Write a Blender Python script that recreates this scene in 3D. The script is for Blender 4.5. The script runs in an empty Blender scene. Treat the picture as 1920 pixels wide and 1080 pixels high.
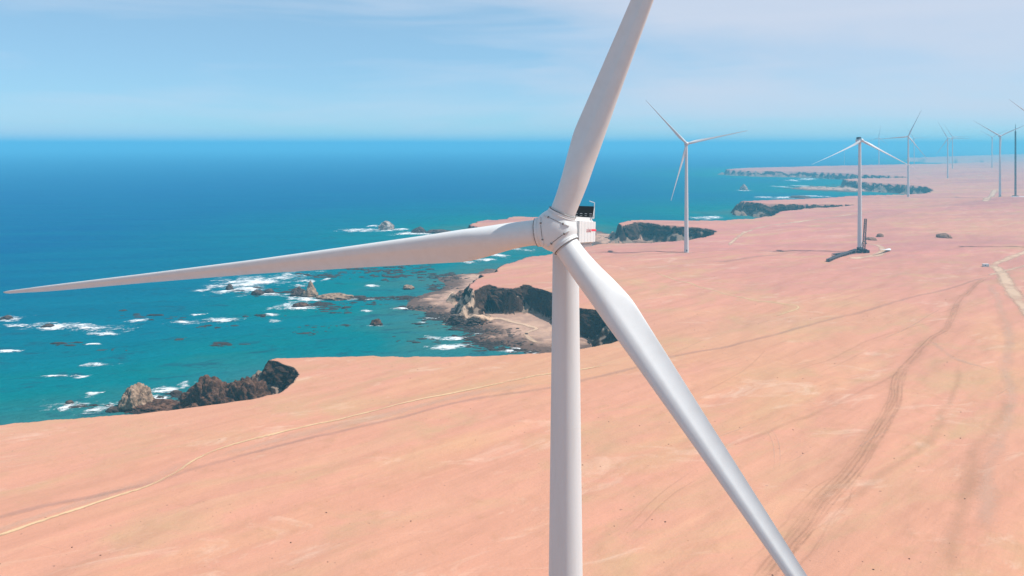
import bpy, bmesh, math, random
import numpy as np
from mathutils import Matrix, Vector
from mathutils import noise as mnoise
from mathutils.bvhtree import BVHTree

R = math.radians
S = bpy.context.scene
C = S.collection
random.seed(7)
CAMZ = 146.0                      # sea level is z = 0
F = 1371.0                        # focal length in pixels of a 1920 px wide frame
HORIZON = 271.0                   # level camera; the frame is the lower crop of its image circle (lens shift)

# ------------------------------------------------------------------ camera
cam_d = bpy.data.cameras.new('camera')
cam = bpy.data.objects.new('camera', cam_d)
C.objects.link(cam)
cam.location = (0, 0, CAMZ)
cam.rotation_euler = (math.pi / 2, 0, 0)
cam_d.sensor_width = 36.0
cam_d.lens = 36.0 * F / 1920.0
cam_d.shift_y = -(540.0 - HORIZON) / 1920.0
cam_d.clip_start = 0.5
cam_d.clip_end = 120000
S.camera = cam

# ------------------------------------------------------------------ sky, sun, exposure
SUN_EL, SUN_AZ = R(55), R(-3)     # SUN_AZ: degrees the sun stands beyond the right-hand side
sun_to = Vector((math.cos(SUN_EL) * math.cos(SUN_AZ), math.cos(SUN_EL) * math.sin(SUN_AZ), math.sin(SUN_EL)))
W = bpy.data.worlds.new('World')
S.world = W
W.use_nodes = True
nt = W.node_tree
nt.nodes.clear()
wo = nt.nodes.new('ShaderNodeOutputWorld')
bg = nt.nodes.new('ShaderNodeBackground')
bg.inputs['Strength'].default_value = 0.13
sky = nt.nodes.new('ShaderNodeTexSky')
sky.sky_type = 'NISHITA'
sky.sun_disc = False
sky.sun_elevation = SUN_EL
sky.sun_rotation = math.pi / 2 - SUN_AZ
sky.altitude = 100
sky.air_density = 0.68
sky.dust_density = 0.25
sky.ozone_density = 8.0
# thin high cloud veils, laid out by direction over the whole sky
tc = nt.nodes.new('ShaderNodeTexCoord')
mp = nt.nodes.new('ShaderNodeMapping')
mp.inputs['Scale'].default_value = (0.75, 0.75, 3.4)
mp.inputs['Location'].default_value = (6.08, 1.02, 2.56)
mp.inputs['Rotation'].default_value = (R(3), R(-7), R(20))
nz = nt.nodes.new('ShaderNodeTexNoise')
nz.inputs['Scale'].default_value = 1.7
nz.inputs['Detail'].default_value = 6
nz.inputs['Roughness'].default_value = 0.5
nz.inputs['Distortion'].default_value = 0.35
cr = nt.nodes.new('ShaderNodeValToRGB')
cr.color_ramp.elements[0].position = 0.40
cr.color_ramp.elements[0].color = (0.0, 0.0, 0.0, 1)
cr.color_ramp.elements[1].position = 0.62
cr.color_ramp.elements[1].color = (0.80, 0.80, 0.80, 1)
tint = nt.nodes.new('ShaderNodeMix')
tint.data_type = 'RGBA'
tint.blend_type = 'MULTIPLY'
tint.inputs[0].default_value = 1.0
tint.inputs[7].default_value = (0.92, 1.03, 0.93, 1)
mx = nt.nodes.new('ShaderNodeMix')
mx.data_type = 'RGBA'
mx.inputs[7].default_value = (4.0, 4.3, 5.1, 1)
L = nt.links.new
L(tc.outputs['Generated'], mp.inputs['Vector'])
L(mp.outputs['Vector'], nz.inputs['Vector'])
L(nz.outputs['Fac'], cr.inputs['Fac'])
L(cr.outputs['Color'], mx.inputs[0])
L(sky.outputs['Color'], tint.inputs[6])
milk = nt.nodes.new('ShaderNodeMix')
milk.data_type = 'RGBA'
milk.inputs[0].default_value = 0.55
milk.inputs[7].default_value = (2.35, 3.75, 4.85, 1)
L(tint.outputs[2], milk.inputs[6])
# faint broad streaks of thin cloud
mp2 = nt.nodes.new('ShaderNodeMapping')
mp2.inputs['Scale'].default_value = (0.9, 0.9, 9.0)
mp2.inputs['Rotation'].default_value = (R(4), R(6), R(35))
nz2 = nt.nodes.new('ShaderNodeTexNoise')
nz2.inputs['Scale'].default_value = 2.0
nz2.inputs['Detail'].default_value = 5
nz2.inputs['Distortion'].default_value = 0.4
cr2 = nt.nodes.new('ShaderNodeValToRGB')
cr2.color_ramp.elements[0].position = 0.48
cr2.color_ramp.elements[0].color = (0, 0, 0, 1)
cr2.color_ramp.elements[1].position = 0.66
cr2.color_ramp.elements[1].color = (0.45, 0.45, 0.45, 1)
mx2 = nt.nodes.new('ShaderNodeMix')
mx2.data_type = 'RGBA'
mx2.inputs[7].default_value = (4.0, 4.5, 5.4, 1)
L(tc.outputs['Generated'], mp2.inputs['Vector'])
L(mp2.outputs['Vector'], nz2.inputs['Vector'])
L(nz2.outputs['Fac'], cr2.inputs['Fac'])
L(cr2.outputs['Color'], mx2.inputs[0])
L(milk.outputs[2], mx2.inputs[6])
L(mx2.outputs[2], mx.inputs[6])
L(mx.outputs[2], bg.inputs['Color'])
L(bg.outputs['Background'], wo.inputs['Surface'])

sun_d = bpy.data.lights.new('sun', 'SUN')
sun_d.energy = 5.0
sun_d.angle = R(0.53)
sun_d.color = (1.0, 0.95, 0.88)
sun = bpy.data.objects.new('sun', sun_d)
sun.rotation_euler = sun_to.to_track_quat('Z', 'Y').to_euler()
sun.location = (300, 100, 500)
C.objects.link(sun)

S.view_settings.view_transform = 'Standard'
S.view_settings.look = 'None'
S.view_settings.exposure = 0.35
S.view_settings.gamma = 1.0
S.view_settings.use_curve_mapping = False
S.render.engine = 'CYCLES'
S.cycles.use_denoising = True
S.cycles.max_bounces = 8
S.cycles.transparent_max_bounces = 16
S.cycles.volume_bounces = 2

# ------------------------------------------------------------------ numpy helpers
def hash2(ix, iy, seed):
    h = (ix.astype(np.int64) * 374761393 + iy.astype(np.int64) * 668265263 + seed * 1442695041) & 0xFFFFFFFF
    h = ((h ^ (h >> 13)) * 1274126177) & 0xFFFFFFFF
    h = ((h ^ (h >> 16)) * 2246822519) & 0xFFFFFFFF
    return ((h ^ (h >> 15)) & 0xFFFFFF) / float(0xFFFFFF)

def vnoise(x, y, seed=0):
    ix, iy = np.floor(x), np.floor(y)
    fx, fy = x - ix, y - iy
    ux, uy = fx * fx * fx * (fx * (fx * 6 - 15) + 10), fy * fy * fy * (fy * (fy * 6 - 15) + 10)
    a, b = hash2(ix, iy, seed), hash2(ix + 1, iy, seed)
    c, d = hash2(ix, iy + 1, seed), hash2(ix + 1, iy + 1, seed)
    return (a * (1 - ux) + b * ux) * (1 - uy) + (c * (1 - ux) + d * ux) * uy * 1.0

def fbm(x, y, oct=4, seed=0, gain=0.5):
    s, a, t = 0.0, 1.0, 0.0
    for k in range(oct):
        s = s + a * (vnoise(x * 2 ** k + 17.3 * k, y * 2 ** k - 9.1 * k, seed + k) * 2 - 1)
        t += a
        a *= gain
    return s / t

def ridge(x, y, oct=3, seed=0):
    s, a, t = 0.0, 1.0, 0.0
    for k in range(oct):
        s = s + a * (1 - np.abs(vnoise(x * 2 ** k + 5.7 * k, y * 2 ** k + 3.3 * k, seed + k) * 2 - 1))
        t += a
        a *= 0.5
    return s / t

def ss(a, b, x):
    t = np.clip((x - a) / (b - a), 0, 1)
    return t * t * (3 - 2 * t)

def sdf(px, py, poly):
    """signed distance, positive inside"""
    P = np.asarray(poly, float)
    Q = np.roll(P, -1, axis=0)
    out = np.empty(px.shape)
    n = len(px)
    for s in range(0, n, 60000):
        x, y = px[s:s + 60000], py[s:s + 60000]
        best = np.full(x.shape, 1e18)
        ins = np.zeros(x.shape, bool)
        for (ax, ay), (bx, by) in zip(P, Q):
            ex, ey = bx - ax, by - ay
            wx, wy = x - ax, y - ay
            t = np.clip((wx * ex + wy * ey) / (ex * ex + ey * ey + 1e-9), 0, 1)
            best = np.minimum(best, (wx - t * ex) ** 2 + (wy - t * ey) ** 2)
            if ay != by:
                ins ^= ((ay > y) != (by > y)) & (x < ex * (y - ay) / ey + ax)
        out[s:s + 60000] = np.where(ins, 1, -1) * np.sqrt(best)
    return out

def ray(px, py):
    """direction of the photograph's pixel (1920x1080)"""
    return np.array([(px - 960.0) / F, 1.0, (HORIZON - py) / F])

def at_z(px, py, z):
    d = ray(px, py)
    t = (z - CAMZ) / d[2]
    return d[0] * t, d[1] * t

def edge_z(y):
    return 20 + 6 * ss(350, 800, np.asarray(y, float))

def at_edge(px, py):
    z = 23.0
    for _ in range(6):
        x, y = at_z(px, py, z)
        z = float(edge_z(y))
    return x, y

# ------------------------------------------------------------------ coast plan
# rim of the plateau, followed from the near left to the far coast
RIM = [(-900, 905), (-400, 838), (-150, 812), (0, 797), (90, 789), (180, 782), (260, 777), (340, 768), (420, 757),
       (475, 748), (530, 735), (556, 716), (561, 702), (545, 690), (520, 679), (502, 676), (515, 672), (560, 671), (640, 668), (700, 667),
       (780, 669), (860, 670), (930, 667), (1000, 663), (1040, 660), (1100, 652), (1150, 643), (1176, 630), (1180, 612),
       (1160, 595), (1116, 580), (1086, 576), (1060, 560), (1032, 549), (1003, 541), (992, 535), (981, 533), (965, 541), (930, 539),
       (912, 533), (900, 537), (884, 546), (880, 538), (887, 527), (903, 515), (935, 509), (932, 502), (942, 497), (969, 490),
       (985, 482), (1000, 479), (1033, 476), (1075, 466), (1122, 457.5), (1180, 456), (1240, 454), (1272, 452), (1311, 447), (1335, 440),
       (1344, 433), (1325, 429), (1287, 425.5), (1262, 423), (1240, 422), (1215, 418), (1195, 416.5), (1180, 420), (1166, 423), (1163, 419), (1176, 414), (1190, 412.5),
       (1260, 413), (1300, 413.5), (1349, 413), (1410, 410), (1447, 404), (1467, 396), (1510, 391), (1560, 388), (1606, 384),
       (1560, 383.5), (1500, 382.5), (1440, 382), (1412, 379.5), (1392, 378), (1385, 377), (1412, 376), (1470, 374), (1507, 373),
       (1555, 370), (1622, 366), (1690, 364.5), (1733, 363), (1748, 357), (1736, 350), (1690, 346), (1640, 343), (1612, 340.5), (1588, 338), (1580, 336),
       (1610, 334), (1660, 334), (1704, 332.5), (1690, 330.5), (1640, 328), (1600, 326), (1552, 323.5), (1520, 322), (1470, 321), (1410, 320), (1372, 318.5),
       (1358, 317), (1400, 314.5), (1455, 313), (1540, 311), (1640, 309), (1730, 307.5), (1800, 305), (1845, 302), (1790, 300), (1740, 298.5), (1706, 297),
       (1690, 295.8), (1740, 294), (1800, 292), (1860, 290)]
rim = [at_edge(*p) for p in RIM]
PLAT = rim + [(6500, 8200), (9500, 9000), (14000, 6000), (14000, -6000), (-300, -6000), (-1100, -2500), (-700, -900), (-520, -200)]
# flat-topped promontory behind the rotor
PROM = [at_z(px, py, 20) for px, py in [(881, 422), (896, 412), (912, 410), (930, 409.5), (952, 408), (961, 404), (1005, 404), (1060, 408), (1112, 422),
                                         (1090, 430), (1060, 433), (1000, 431), (930, 428)]]
# low ground: beaches and rock platforms
LOWS = [
    [(758, 577), (800, 583), (830, 594), (862, 609), (893, 618), (905, 624), (882, 630), (864, 632), (905, 640), (950, 647), (985, 656),
     (1010, 660), (1060, 668), (1120, 660), (1165, 620), (1100, 565), (1010, 530), (950, 505), (915, 503), (895, 511), (860, 513), (818, 520), (838, 531), (822, 542),
     (800, 549), (777, 557)],
    [(1085, 424), (1118, 431), (1140, 437), (1158, 437), (1172, 434), (1200, 440), (1250, 452), (1120, 462), (1090, 452), (1080, 440)],
    [(470, 752), (440, 745), (400, 752), (350, 757), (330, 752), (300, 752), (270, 770), (300, 785), (400, 775)],
    [(1575, 352), (1540, 349), (1500, 350), (1480, 353), (1510, 356), (1560, 357), (1600, 360), (1640, 358), (1690, 352), (1640, 345)],
    [(1550, 330), (1500, 326), (1440, 324.5), (1400, 323.5), (1370, 320), (1400, 317), (1500, 320), (1640, 331), (1600, 333)],
]
LOWS = [[at_z(px, py, 1.0) for px, py in q] for q in LOWS]

def warp(x, y):
    k = np.clip(np.hypot(x, y) / 600, 0.6, 3.0)
    return (k * (3.0 * fbm(x / 24, y / 24, 3, 11) + 1.3 * fbm(x / 7, y / 7, 2, 31)),
            k * (3.0 * fbm(x / 24, y / 24, 3, 21) + 1.3 * fbm(x / 7, y / 7, 2, 41)))

def height(x, y, full=False):
    x, y = np.atleast_1d(np.asarray(x, float)), np.atleast_1d(np.asarray(y, float))
    wx, wy = warp(x, y)
    wx, wy = x + wx, y + wy
    sp = sdf(wx, wy, PLAT)
    s2 = sdf(wx, wy, PROM)
    z0 = edge_z(y) + (20 * np.exp(-((y - 1390) / 230.0) ** 2) + 16 * ss(1700, 2600, y)) * ss(30, 420, sp)
    und = 1.8 * fbm(x / 170, y / 170, 3, 51) + 1.6 * fbm((x + y) / 80, (y - x) / 30, 3, 61) + 0.10 * fbm(x / 7, y / 7, 3, 63)
    z0 = z0 + und * ss(0, 60, sp)
    # cliff below a rim: steep rock, then a scree slope, broken by spurs
    spur = ridge(x / 38, y / 38, 3, 71)
    rough = fbm(x / 9, y / 9, 4, 81)
    crag = ridge(x / 13, y / 13, 3, 77)
    chip = fbm(x / 4.5, y / 4.5, 4, 83, 0.6)
    def fall(sd, top):
        t = np.maximum(-sd, 0)
        cf = np.clip(0.62 + 0.75 * fbm(x / 26, y / 26, 3, 91), 0.18, 0.95)
        w = 3.0 + 6.0 * crag * cf
        face = ss(0, w, t)
        step = 0.07 * np.sin(face * 14 + 5 * rough) * ss(0.02, 0.2, face) * ss(1.0, 0.8, face)
        drop = top * cf * (face + step) + np.maximum(t - 0.75 * w, 0) * (0.58 + 0.08 * rough)
        drop = drop - 6.0 * (spur - 0.60) * ss(1, 9, t) - 4.5 * (crag - 0.6) * ss(0.5, 4, t) * ss(30, 12, t)
        drop = drop + (2.4 * chip + 2.0 * rough) * ss(0.2, 2.5, t) * (0.35 + 0.65 * ss(22, 8, t))
        return np.where(t > 0, top - np.maximum(drop, 0.12 * t), top), t
    za, ta = fall(sp, z0)
    top2 = 20 + 1.5 * fbm(x / 40, y / 40, 2, 5) - 4 * ss(60, -20, s2) * 0.6
    zb, tb = fall(s2, top2)
    z = np.maximum(za, zb)
    cl = np.minimum(np.where(za >= zb, ta, tb), 60)
    low = np.full(x.shape, -20.0)
    lsd = np.full(x.shape, -1e6)
    for q in LOWS:
        s = sdf(wx, wy, q)
        lsd = np.maximum(lsd, s)
    low = np.where(lsd > 0, 0.25 + 0.16 * np.maximum(lsd, 0) ** 0.8 + 0.8 * np.abs(rough) * ss(0, 6, lsd) * ss(60, 15, lsd), lsd * 0.12)
    low = np.clip(low, -12, 4.5) + 0.5 * fbm(x / 14, y / 14, 3, 15)
    isl = low > z
    z = np.maximum(z, low)
    z = np.maximum(z, -12)
    if full:
        rock = np.where(isl, 0.0, ss(0.05, 0.9, cl))
        beach = np.where(isl, 1.0, 0.0)
        sea = np.maximum(np.maximum(sp + 26, s2 + 26), lsd)
        return z, rock, beach, sea, sp
    return z

# ------------------------------------------------------------------ object helpers
def tag(o, label=None, cat=None, group=None, kind=None):
    if label: o['label'] = label
    if cat: o['category'] = cat
    if group: o['group'] = group
    if kind: o['kind'] = kind
    return o

def link(name, me, mat=None, parent=None, smooth=False):
    o = bpy.data.objects.new(name, me)
    C.objects.link(o)
    if parent: o.parent = parent
    if mat is not None and not me.materials: me.materials.append(mat)
    if smooth:
        me.polygons.foreach_set('use_smooth', [True] * len(me.polygons))
    return o

def empty(name, loc):
    o = bpy.data.objects.new(name, None)
    o.location = loc
    o.empty_display_size = 2
    C.objects.link(o)
    return o

def mesh_np(name, verts, faces, attrs=None, smooth=True):
    """quads (n,4) from numpy arrays"""
    me = bpy.data.meshes.new(name)
    verts, faces = np.asarray(verts, np.float32), np.asarray(faces, np.int32)
    n = faces.shape[1]
    me.vertices.add(len(verts))
    me.vertices.foreach_set('co', verts.ravel())
    me.loops.add(faces.size)
    me.loops.foreach_set('vertex_index', faces.ravel())
    me.polygons.add(len(faces))
    me.polygons.foreach_set('loop_start', np.arange(0, faces.size, n, dtype=np.int32))
    me.polygons.foreach_set('use_smooth', np.full(len(faces), smooth))
    me.update(calc_edges=True)
    for k, v in (attrs or {}).items():
        a = me.attributes.new(k, 'FLOAT', 'POINT')
        a.data.foreach_set('value', np.asarray(v, np.float32).ravel())
    return me

def grid_faces(nr, nc, wrap=False):
    i = np.arange(nr - 1)[:, None] * nc
    j = np.arange(nc if wrap else nc - 1)[None, :]
    j2 = (j + 1) % nc
    return np.stack([i + j, i + j2, i + nc + j2, i + nc + j], -1).reshape(-1, 4)

def bm_mesh(name, bm, smooth=False):
    me = bpy.data.meshes.new(name)
    bmesh.ops.recalc_face_normals(bm, faces=bm.faces)
    bm.to_mesh(me)
    bm.free()
    if smooth: me.polygons.foreach_set('use_smooth', [True] * len(me.polygons))
    return me

def box(bm, c, s, bevel=0.0, M=None):
    r = bmesh.ops.create_cube(bm, size=1.0)
    vs = r['verts']
    bmesh.ops.scale(bm, vec=s, verts=vs)
    if bevel:
        es = list({e for v in vs for e in v.link_edges})
        rb = bmesh.ops.bevel(bm, geom=es, offset=bevel, segments=3, affect='EDGES')
        vs = list({v for f in rb['faces'] for v in f.verts} | {v for v in vs if v.is_valid})
    bmesh.ops.translate(bm, vec=c, verts=vs)
    if M is not None: bmesh.ops.transform(bm, matrix=M, verts=vs)
    return vs

def bar(bm, a, b, r, r2=None, n=8, cap=True):
    a, b = Vector(a), Vector(b)
    d = b - a
    M = Matrix.Translation((a + b) / 2) @ d.to_track_quat('Z', 'Y').to_matrix().to_4x4()
    return bmesh.ops.create_cone(bm, cap_ends=cap, segments=n, radius1=r, radius2=r if r2 is None else r2, depth=d.length, matrix=M)['verts']

# ------------------------------------------------------------------ materials
class Mat:
    def __init__(s, name, base=(0.5, 0.5, 0.5), rough=0.6, spec=0.3, metal=0.0):
        s.m = bpy.data.materials.new(name)
        s.m.use_nodes = True
        s.t = s.m.node_tree
        s.n = s.t.nodes
        s.b = s.n['Principled BSDF']
        s.b.inputs['Base Color'].default_value = (*base, 1)
        s.b.inputs['Roughness'].default_value = rough
        s.b.inputs['Specular IOR Level'].default_value = spec
        s.b.inputs['Metallic'].default_value = metal
        s.out = s.n['Material Output']
    def l(s, a, b): s.t.links.new(a, b)
    def pos(s):
        return s.n.new('ShaderNodeNewGeometry').outputs['Position']
    def obj(s):
        return s.n.new('ShaderNodeTexCoord').outputs['Object']
    def map(s, v, scale=(1, 1, 1), rot=(0, 0, 0)):
        # rotate first, then stretch along the rotated axes
        a = s.n.new('ShaderNodeMapping'); a.vector_type = 'TEXTURE'; a.inputs['Rotation'].default_value = rot
        b = s.n.new('ShaderNodeMapping'); b.inputs['Scale'].default_value = scale
        s.l(v, a.inputs['Vector']); s.l(a.outputs['Vector'], b.inputs['Vector'])
        return b.outputs['Vector']
    def noise(s, v, scale, detail=4, rough=0.55, dist=0.0):
        n = s.n.new('ShaderNodeTexNoise')
        n.inputs['Scale'].default_value = scale
        n.inputs['Detail'].default_value = detail
        n.inputs['Roughness'].default_value = rough
        n.inputs['Distortion'].default_value = dist
        s.l(v, n.inputs['Vector'])
        return n.outputs['Fac']
    def ramp(s, f, stops):
        n = s.n.new('ShaderNodeValToRGB')
        e = n.color_ramp.elements
        while len(e) < len(stops): e.new(0.5)
        for q, (p, c) in zip(e, stops):
            q.position = p
            q.color = (*c, 1) if hasattr(c, '__len__') else (c, c, c, 1)
        s.l(f, n.inputs['Fac'])
        return n.outputs['Color']
    def mix(s, f, a, b, mode='MIX'):
        n = s.n.new('ShaderNodeMix'); n.data_type = 'RGBA'; n.blend_type = mode
        for sock, v in ((n.inputs[0], f), (n.inputs[6], a), (n.inputs[7], b)):
            if isinstance(v, bpy.types.NodeSocket): s.l(v, sock)
            elif hasattr(v, '__len__'): sock.default_value = (*v, 1)
            else: sock.default_value = v
        return n.outputs[2]
    def math(s, op, a, b=0.0, c=None):
        n = s.n.new('ShaderNodeMath'); n.operation = op
        for i, v in enumerate((a, b, c)):
            if v is None: continue
            if isinstance(v, bpy.types.NodeSocket): s.l(v, n.inputs[i])
            else: n.inputs[i].default_value = v
        return n.outputs[0]
    def attr(s, name):
        n = s.n.new('ShaderNodeAttribute'); n.attribute_name = name
        return n.outputs['Fac']
    def bump(s, h, strength=0.3, dist=1.0):
        n = s.n.new('ShaderNodeBump')
        n.inputs['Strength'].default_value = strength
        n.inputs['Distance'].default_value = dist
        s.l(h, n.inputs['Height']); s.l(n.outputs['Normal'], s.b.inputs['Normal'])
    def color(s, c): s.l(c, s.b.inputs['Base Color'])
    def alpha(s, a):
        s.l(a, s.b.inputs['Alpha'])

# desert ground: sand, cliff rock, beach
g = Mat('desert_ground', rough=0.95, spec=0.08)
P = g.pos()
big = g.noise(g.map(P, (1 / 260, 1 / 95, 1 / 100), (0, 0, R(38))), 1.0, 5, 0.55, 0.6)
sand = g.ramp(big, [(0.30, (0.488, 0.250, 0.162)), (0.48, (0.509, 0.242, 0.164)), (0.60, (0.498, 0.259, 0.154)), (0.75, (0.493, 0.279, 0.166))])
pinky = g.noise(g.map(P, (1 / 420, 1 / 210, 1 / 300), (0, 0, R(20))), 1.0, 3, 0.5)
sepP = g.n.new('ShaderNodeSeparateXYZ'); g.l(P, sepP.inputs[0])
faro = g.math('MULTIPLY', g.ramp(g.math('DIVIDE', sepP.outputs['Y'], 1400.0), [(0.28, 0.0), (0.62, 1.0)]), g.ramp(pinky, [(0.30, 0.35), (0.60, 1.0)]))
sand = g.mix(faro, sand, (0.464, 0.192, 0.168))
streak = g.noise(g.map(P, (1 / 110, 1 / 7, 1 / 50), (0, 0, R(40))), 1.0, 6, 0.6, 0.4)
sand = g.mix(g.ramp(streak, [(0.40, 0.0), (0.68, 0.5)]), sand, (0.413, 0.191, 0.122))
streak2 = g.noise(g.map(P, (1 / 150, 1 / 16, 1 / 50), (0, 0, R(33))), 1.0, 5, 0.6, 0.8)
sand = g.mix(g.ramp(streak2, [(0.55, 0.0), (0.75, 0.5)]), sand, (0.536, 0.321, 0.188))
tanp = g.noise(g.map(P, (1 / 70, 1 / 34, 1 / 50), (0, 0, R(28))), 1.0, 6, 0.65, 0.8)
sand = g.mix(g.ramp(tanp, [(0.50, 0.0), (0.68, 0.8)]), sand, (0.423, 0.257, 0.145))
bleach = g.noise(g.map(P, (1 / 48, 1 / 20, 1 / 50), (0, 0, R(20))), 1.0, 7, 0.68, 1.0)
sand = g.mix(g.ramp(bleach, [(0.57, 0.0), (0.70, 0.6)]), sand, (0.571, 0.378, 0.280))
scuff = g.noise(g.map(P, (1 / 26, 1 / 2.2, 1 / 20), (0, 0, R(52))), 1.0, 6, 0.65, 0.8)
sand = g.mix(g.ramp(scuff, [(0.58, 0.0), (0.74, 0.20)]), sand, (0.347, 0.184, 0.111))
mott = g.noise(P, 0.12, 6, 0.62, 0.3)
sand = g.mix(g.ramp(mott, [(0.54, 0.0), (0.74, 0.4)]), sand, (0.370, 0.191, 0.108))
fine = g.noise(P, 1.1, 4, 0.7)
sand = g.mix(g.ramp(fine, [(0.35, 0.14), (0.62, 0.0)]), sand, (0.311, 0.158, 0.102))
spk = g.noise(P, 0.55, 2, 0.5)
sand = g.mix(g.ramp(spk, [(0.735, 0.0), (0.76, 0.6)]), sand, (0.182, 0.096, 0.074))
rose = g.noise(g.map(P, (1 / 260, 1 / 60, 1 / 100), (0, 0, R(4))), 1.0, 4, 0.55, 0.5)
sand = g.mix(g.math('MULTIPLY', faro, g.ramp(rose, [(0.42, 0.0), (0.66, 0.75)])), sand, (0.335, 0.150, 0.140))
rk1 = g.noise(P, 0.09, 8, 0.62, 0.6)
rk2 = g.noise(g.map(P, (0.05, 0.05, 0.5)), 1.0, 6, 0.6, 0.3)
rock = g.ramp(rk1, [(0.34, (0.018, 0.010, 0.007)), (0.52, (0.050, 0.027, 0.018)), (0.66, (0.100, 0.056, 0.037)), (0.80, (0.16, 0.10, 0.066))])
rock = g.mix(g.ramp(rk2, [(0.42, 0.55), (0.60, 0.0)]), rock, (0.050, 0.028, 0.020))
nrm = g.n.new('ShaderNodeNewGeometry').outputs['Normal']
sepN = g.n.new('ShaderNodeSeparateXYZ'); g.l(nrm, sepN.inputs[0])
scree = g.mix(g.noise(P, 0.2, 5, 0.6), (0.17, 0.125, 0.098), (0.25, 0.175, 0.13))
steep = g.ramp(g.math('ADD', sepN.outputs['Z'], g.math('MULTIPLY', g.math('SUBTRACT', rk1, 0.5), 0.35)), [(0.70, 1.0), (0.80, 0.0)])
cliff = g.mix(g.math('MAXIMUM', steep, g.attr('face')), scree, rock)
beach_c = g.mix(g.ramp(g.noise(P, 0.06, 6, 0.65, 0.5), [(0.42, 0.0), (0.58, 1.0)]), (0.33, 0.205, 0.158), (0.44, 0.275, 0.20))
wet = g.ramp(g.math('ADD', sepP.outputs['Z'], g.math('MULTIPLY', g.noise(P, 0.07, 5, 0.7), 3.0)), [(0.10, 1.0), (0.33, 0.0)])
wet.node.color_ramp.elements[0].position = 0.0
zz = g.math('DIVIDE', g.math('ADD', sepP.outputs['Z'], g.math('MULTIPLY', g.noise(P, 0.07, 5, 0.7), -3.0)), 6.0)
wet = g.ramp(zz, [(0.0, 1.0), (0.20, 0.0)])
beach_c = g.mix(wet, beach_c, (0.115, 0.07, 0.055))
steep2 = g.ramp(sepN.outputs['Z'], [(0.72, 1.0), (0.90, 0.0)])
col = g.mix(g.math('MAXIMUM', g.attr('rock'), steep2), sand, cliff)
col = g.mix(g.attr('beach'), col, beach_c)
g.color(col)
hb = g.math('ADD', g.math('MULTIPLY', streak, 0.5), g.math('ADD', g.math('MULTIPLY', mott, 0.5), g.math('MULTIPLY', rk1, g.math('MULTIPLY', g.attr('rock'), 6.0))))
g.bump(g.math('ADD', g.math('ADD', hb, g.math('MULTIPLY', scuff, 0.2)), g.math('MULTIPLY', fine, 0.14)), 0.75, 1.0)
M_ground = g.m

# sea
w = Mat('sea_water', rough=0.3, spec=0.0)
P = w.pos()
shore = w.attr('shore')
sh = w.math('ADD', shore, w.math('MULTIPLY', w.math('SUBTRACT', w.noise(P, 0.006, 5, 0.6, 0.6), 0.5), 220.0))
wc = w.ramp(w.math('DIVIDE', sh, 1500.0), [(0.0, (0.035, 0.125, 0.125)), (0.05, (0.0, 0.132, 0.150)), (0.16, (0.0, 0.104, 0.162)), (0.42, (0.0, 0.072, 0.175)), (1.0, (0.0, 0.062, 0.180))])
wst = w.noise(w.map(P, (1 / 320, 1 / 40, 1), (0, 0, R(10))), 1.0, 5, 0.6, 0.5)
wc = w.mix(w.ramp(wst, [(0.42, 0.0), (0.72, 0.40)]), wc, (0.0, 0.140, 0.20))
wdk = w.noise(w.map(P, (1 / 34, 1 / 15, 1), (0, 0, R(10))), 1.0, 6, 0.68, 0.4)
reef = w.math('MULTIPLY', w.ramp(wdk, [(0.555, 0.0), (0.65, 0.8)]), w.ramp(w.math('DIVIDE', shore, 500.0), [(0.0, 0.8), (0.35, 0.65), (0.9, 0.0)]))
wc = w.mix(reef, wc, (0.012, 0.05, 0.085))
w.color(wc)
rip = w.math('ADD', w.noise(w.map(P, (0.10, 0.22, 0.2), (0, 0, R(20))), 1.0, 5, 0.6, 0.3), w.math('MULTIPLY', w.noise(w.map(P, (0.012, 0.035, 0.1), (0, 0, R(14))), 1.0, 3, 0.5), 2.5))
w.bump(rip, 1.0, 2.6)
M_sea = w.m

fo = Mat('sea_foam', (0.72, 0.74, 0.75), 0.9, 0.1)
P = fo.pos()
fn = fo.noise(fo.map(P, (0.13, 0.36, 0.2), (0, 0, R(8))), 1.0, 7, 0.72, 1.2)
fn2 = fo.noise(P, 0.05, 4, 0.6, 0.5)
fa = fo.math('ADD', fo.attr('edge'), fo.math('ADD', fo.math('MULTIPLY', fo.math('SUBTRACT', fn, 0.5), 3.6), fo.math('MULTIPLY', fo.math('SUBTRACT', fn2, 0.5), 2.4)))
fo.alpha(fo.ramp(fa, [(0.36, 0.0), (1.05, 1.0)]))
M_foam = fo.m

def rock_mat(name, cols, scale=0.25):
    m = Mat(name, rough=0.92, spec=0.15)
    P = m.pos()
    n1 = m.noise(P, scale, 8, 0.65, 0.5)
    c = m.ramp(n1, [(0.32, cols[0]), (0.52, cols[1]), (0.72, cols[2])])
    z = m.n.new('ShaderNodeSeparateXYZ'); m.l(P, z.inputs[0])
    wetl = m.ramp(m.math('DIVIDE', m.math('SUBTRACT', z.outputs['Z'], m.math('MULTIPLY', m.noise(P, 0.3, 3), 2.0)), 3.0), [(0.0, 0.85), (0.3, 0.0)])
    c = m.mix(wetl, c, (0.035, 0.027, 0.025))
    m.color(c)
    m.bump(m.math('ADD', n1, m.math('MULTIPLY', m.noise(P, scale * 5, 5, 0.7), 0.3)), 0.8, 1.2)
    return m.m
M_brown = rock_mat('brown_rock', [(0.020, 0.010, 0.007), (0.095, 0.046, 0.030), (0.20, 0.105, 0.068)], 0.35)
M_tan = rock_mat('tan_rock', [(0.09, 0.056, 0.04), (0.29, 0.19, 0.13), (0.42, 0.30, 0.215)], 0.35)
M_dark = rock_mat('dark_rock', [(0.025, 0.018, 0.018), (0.075, 0.052, 0.045), (0.17, 0.12, 0.095)], 0.2)
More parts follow.
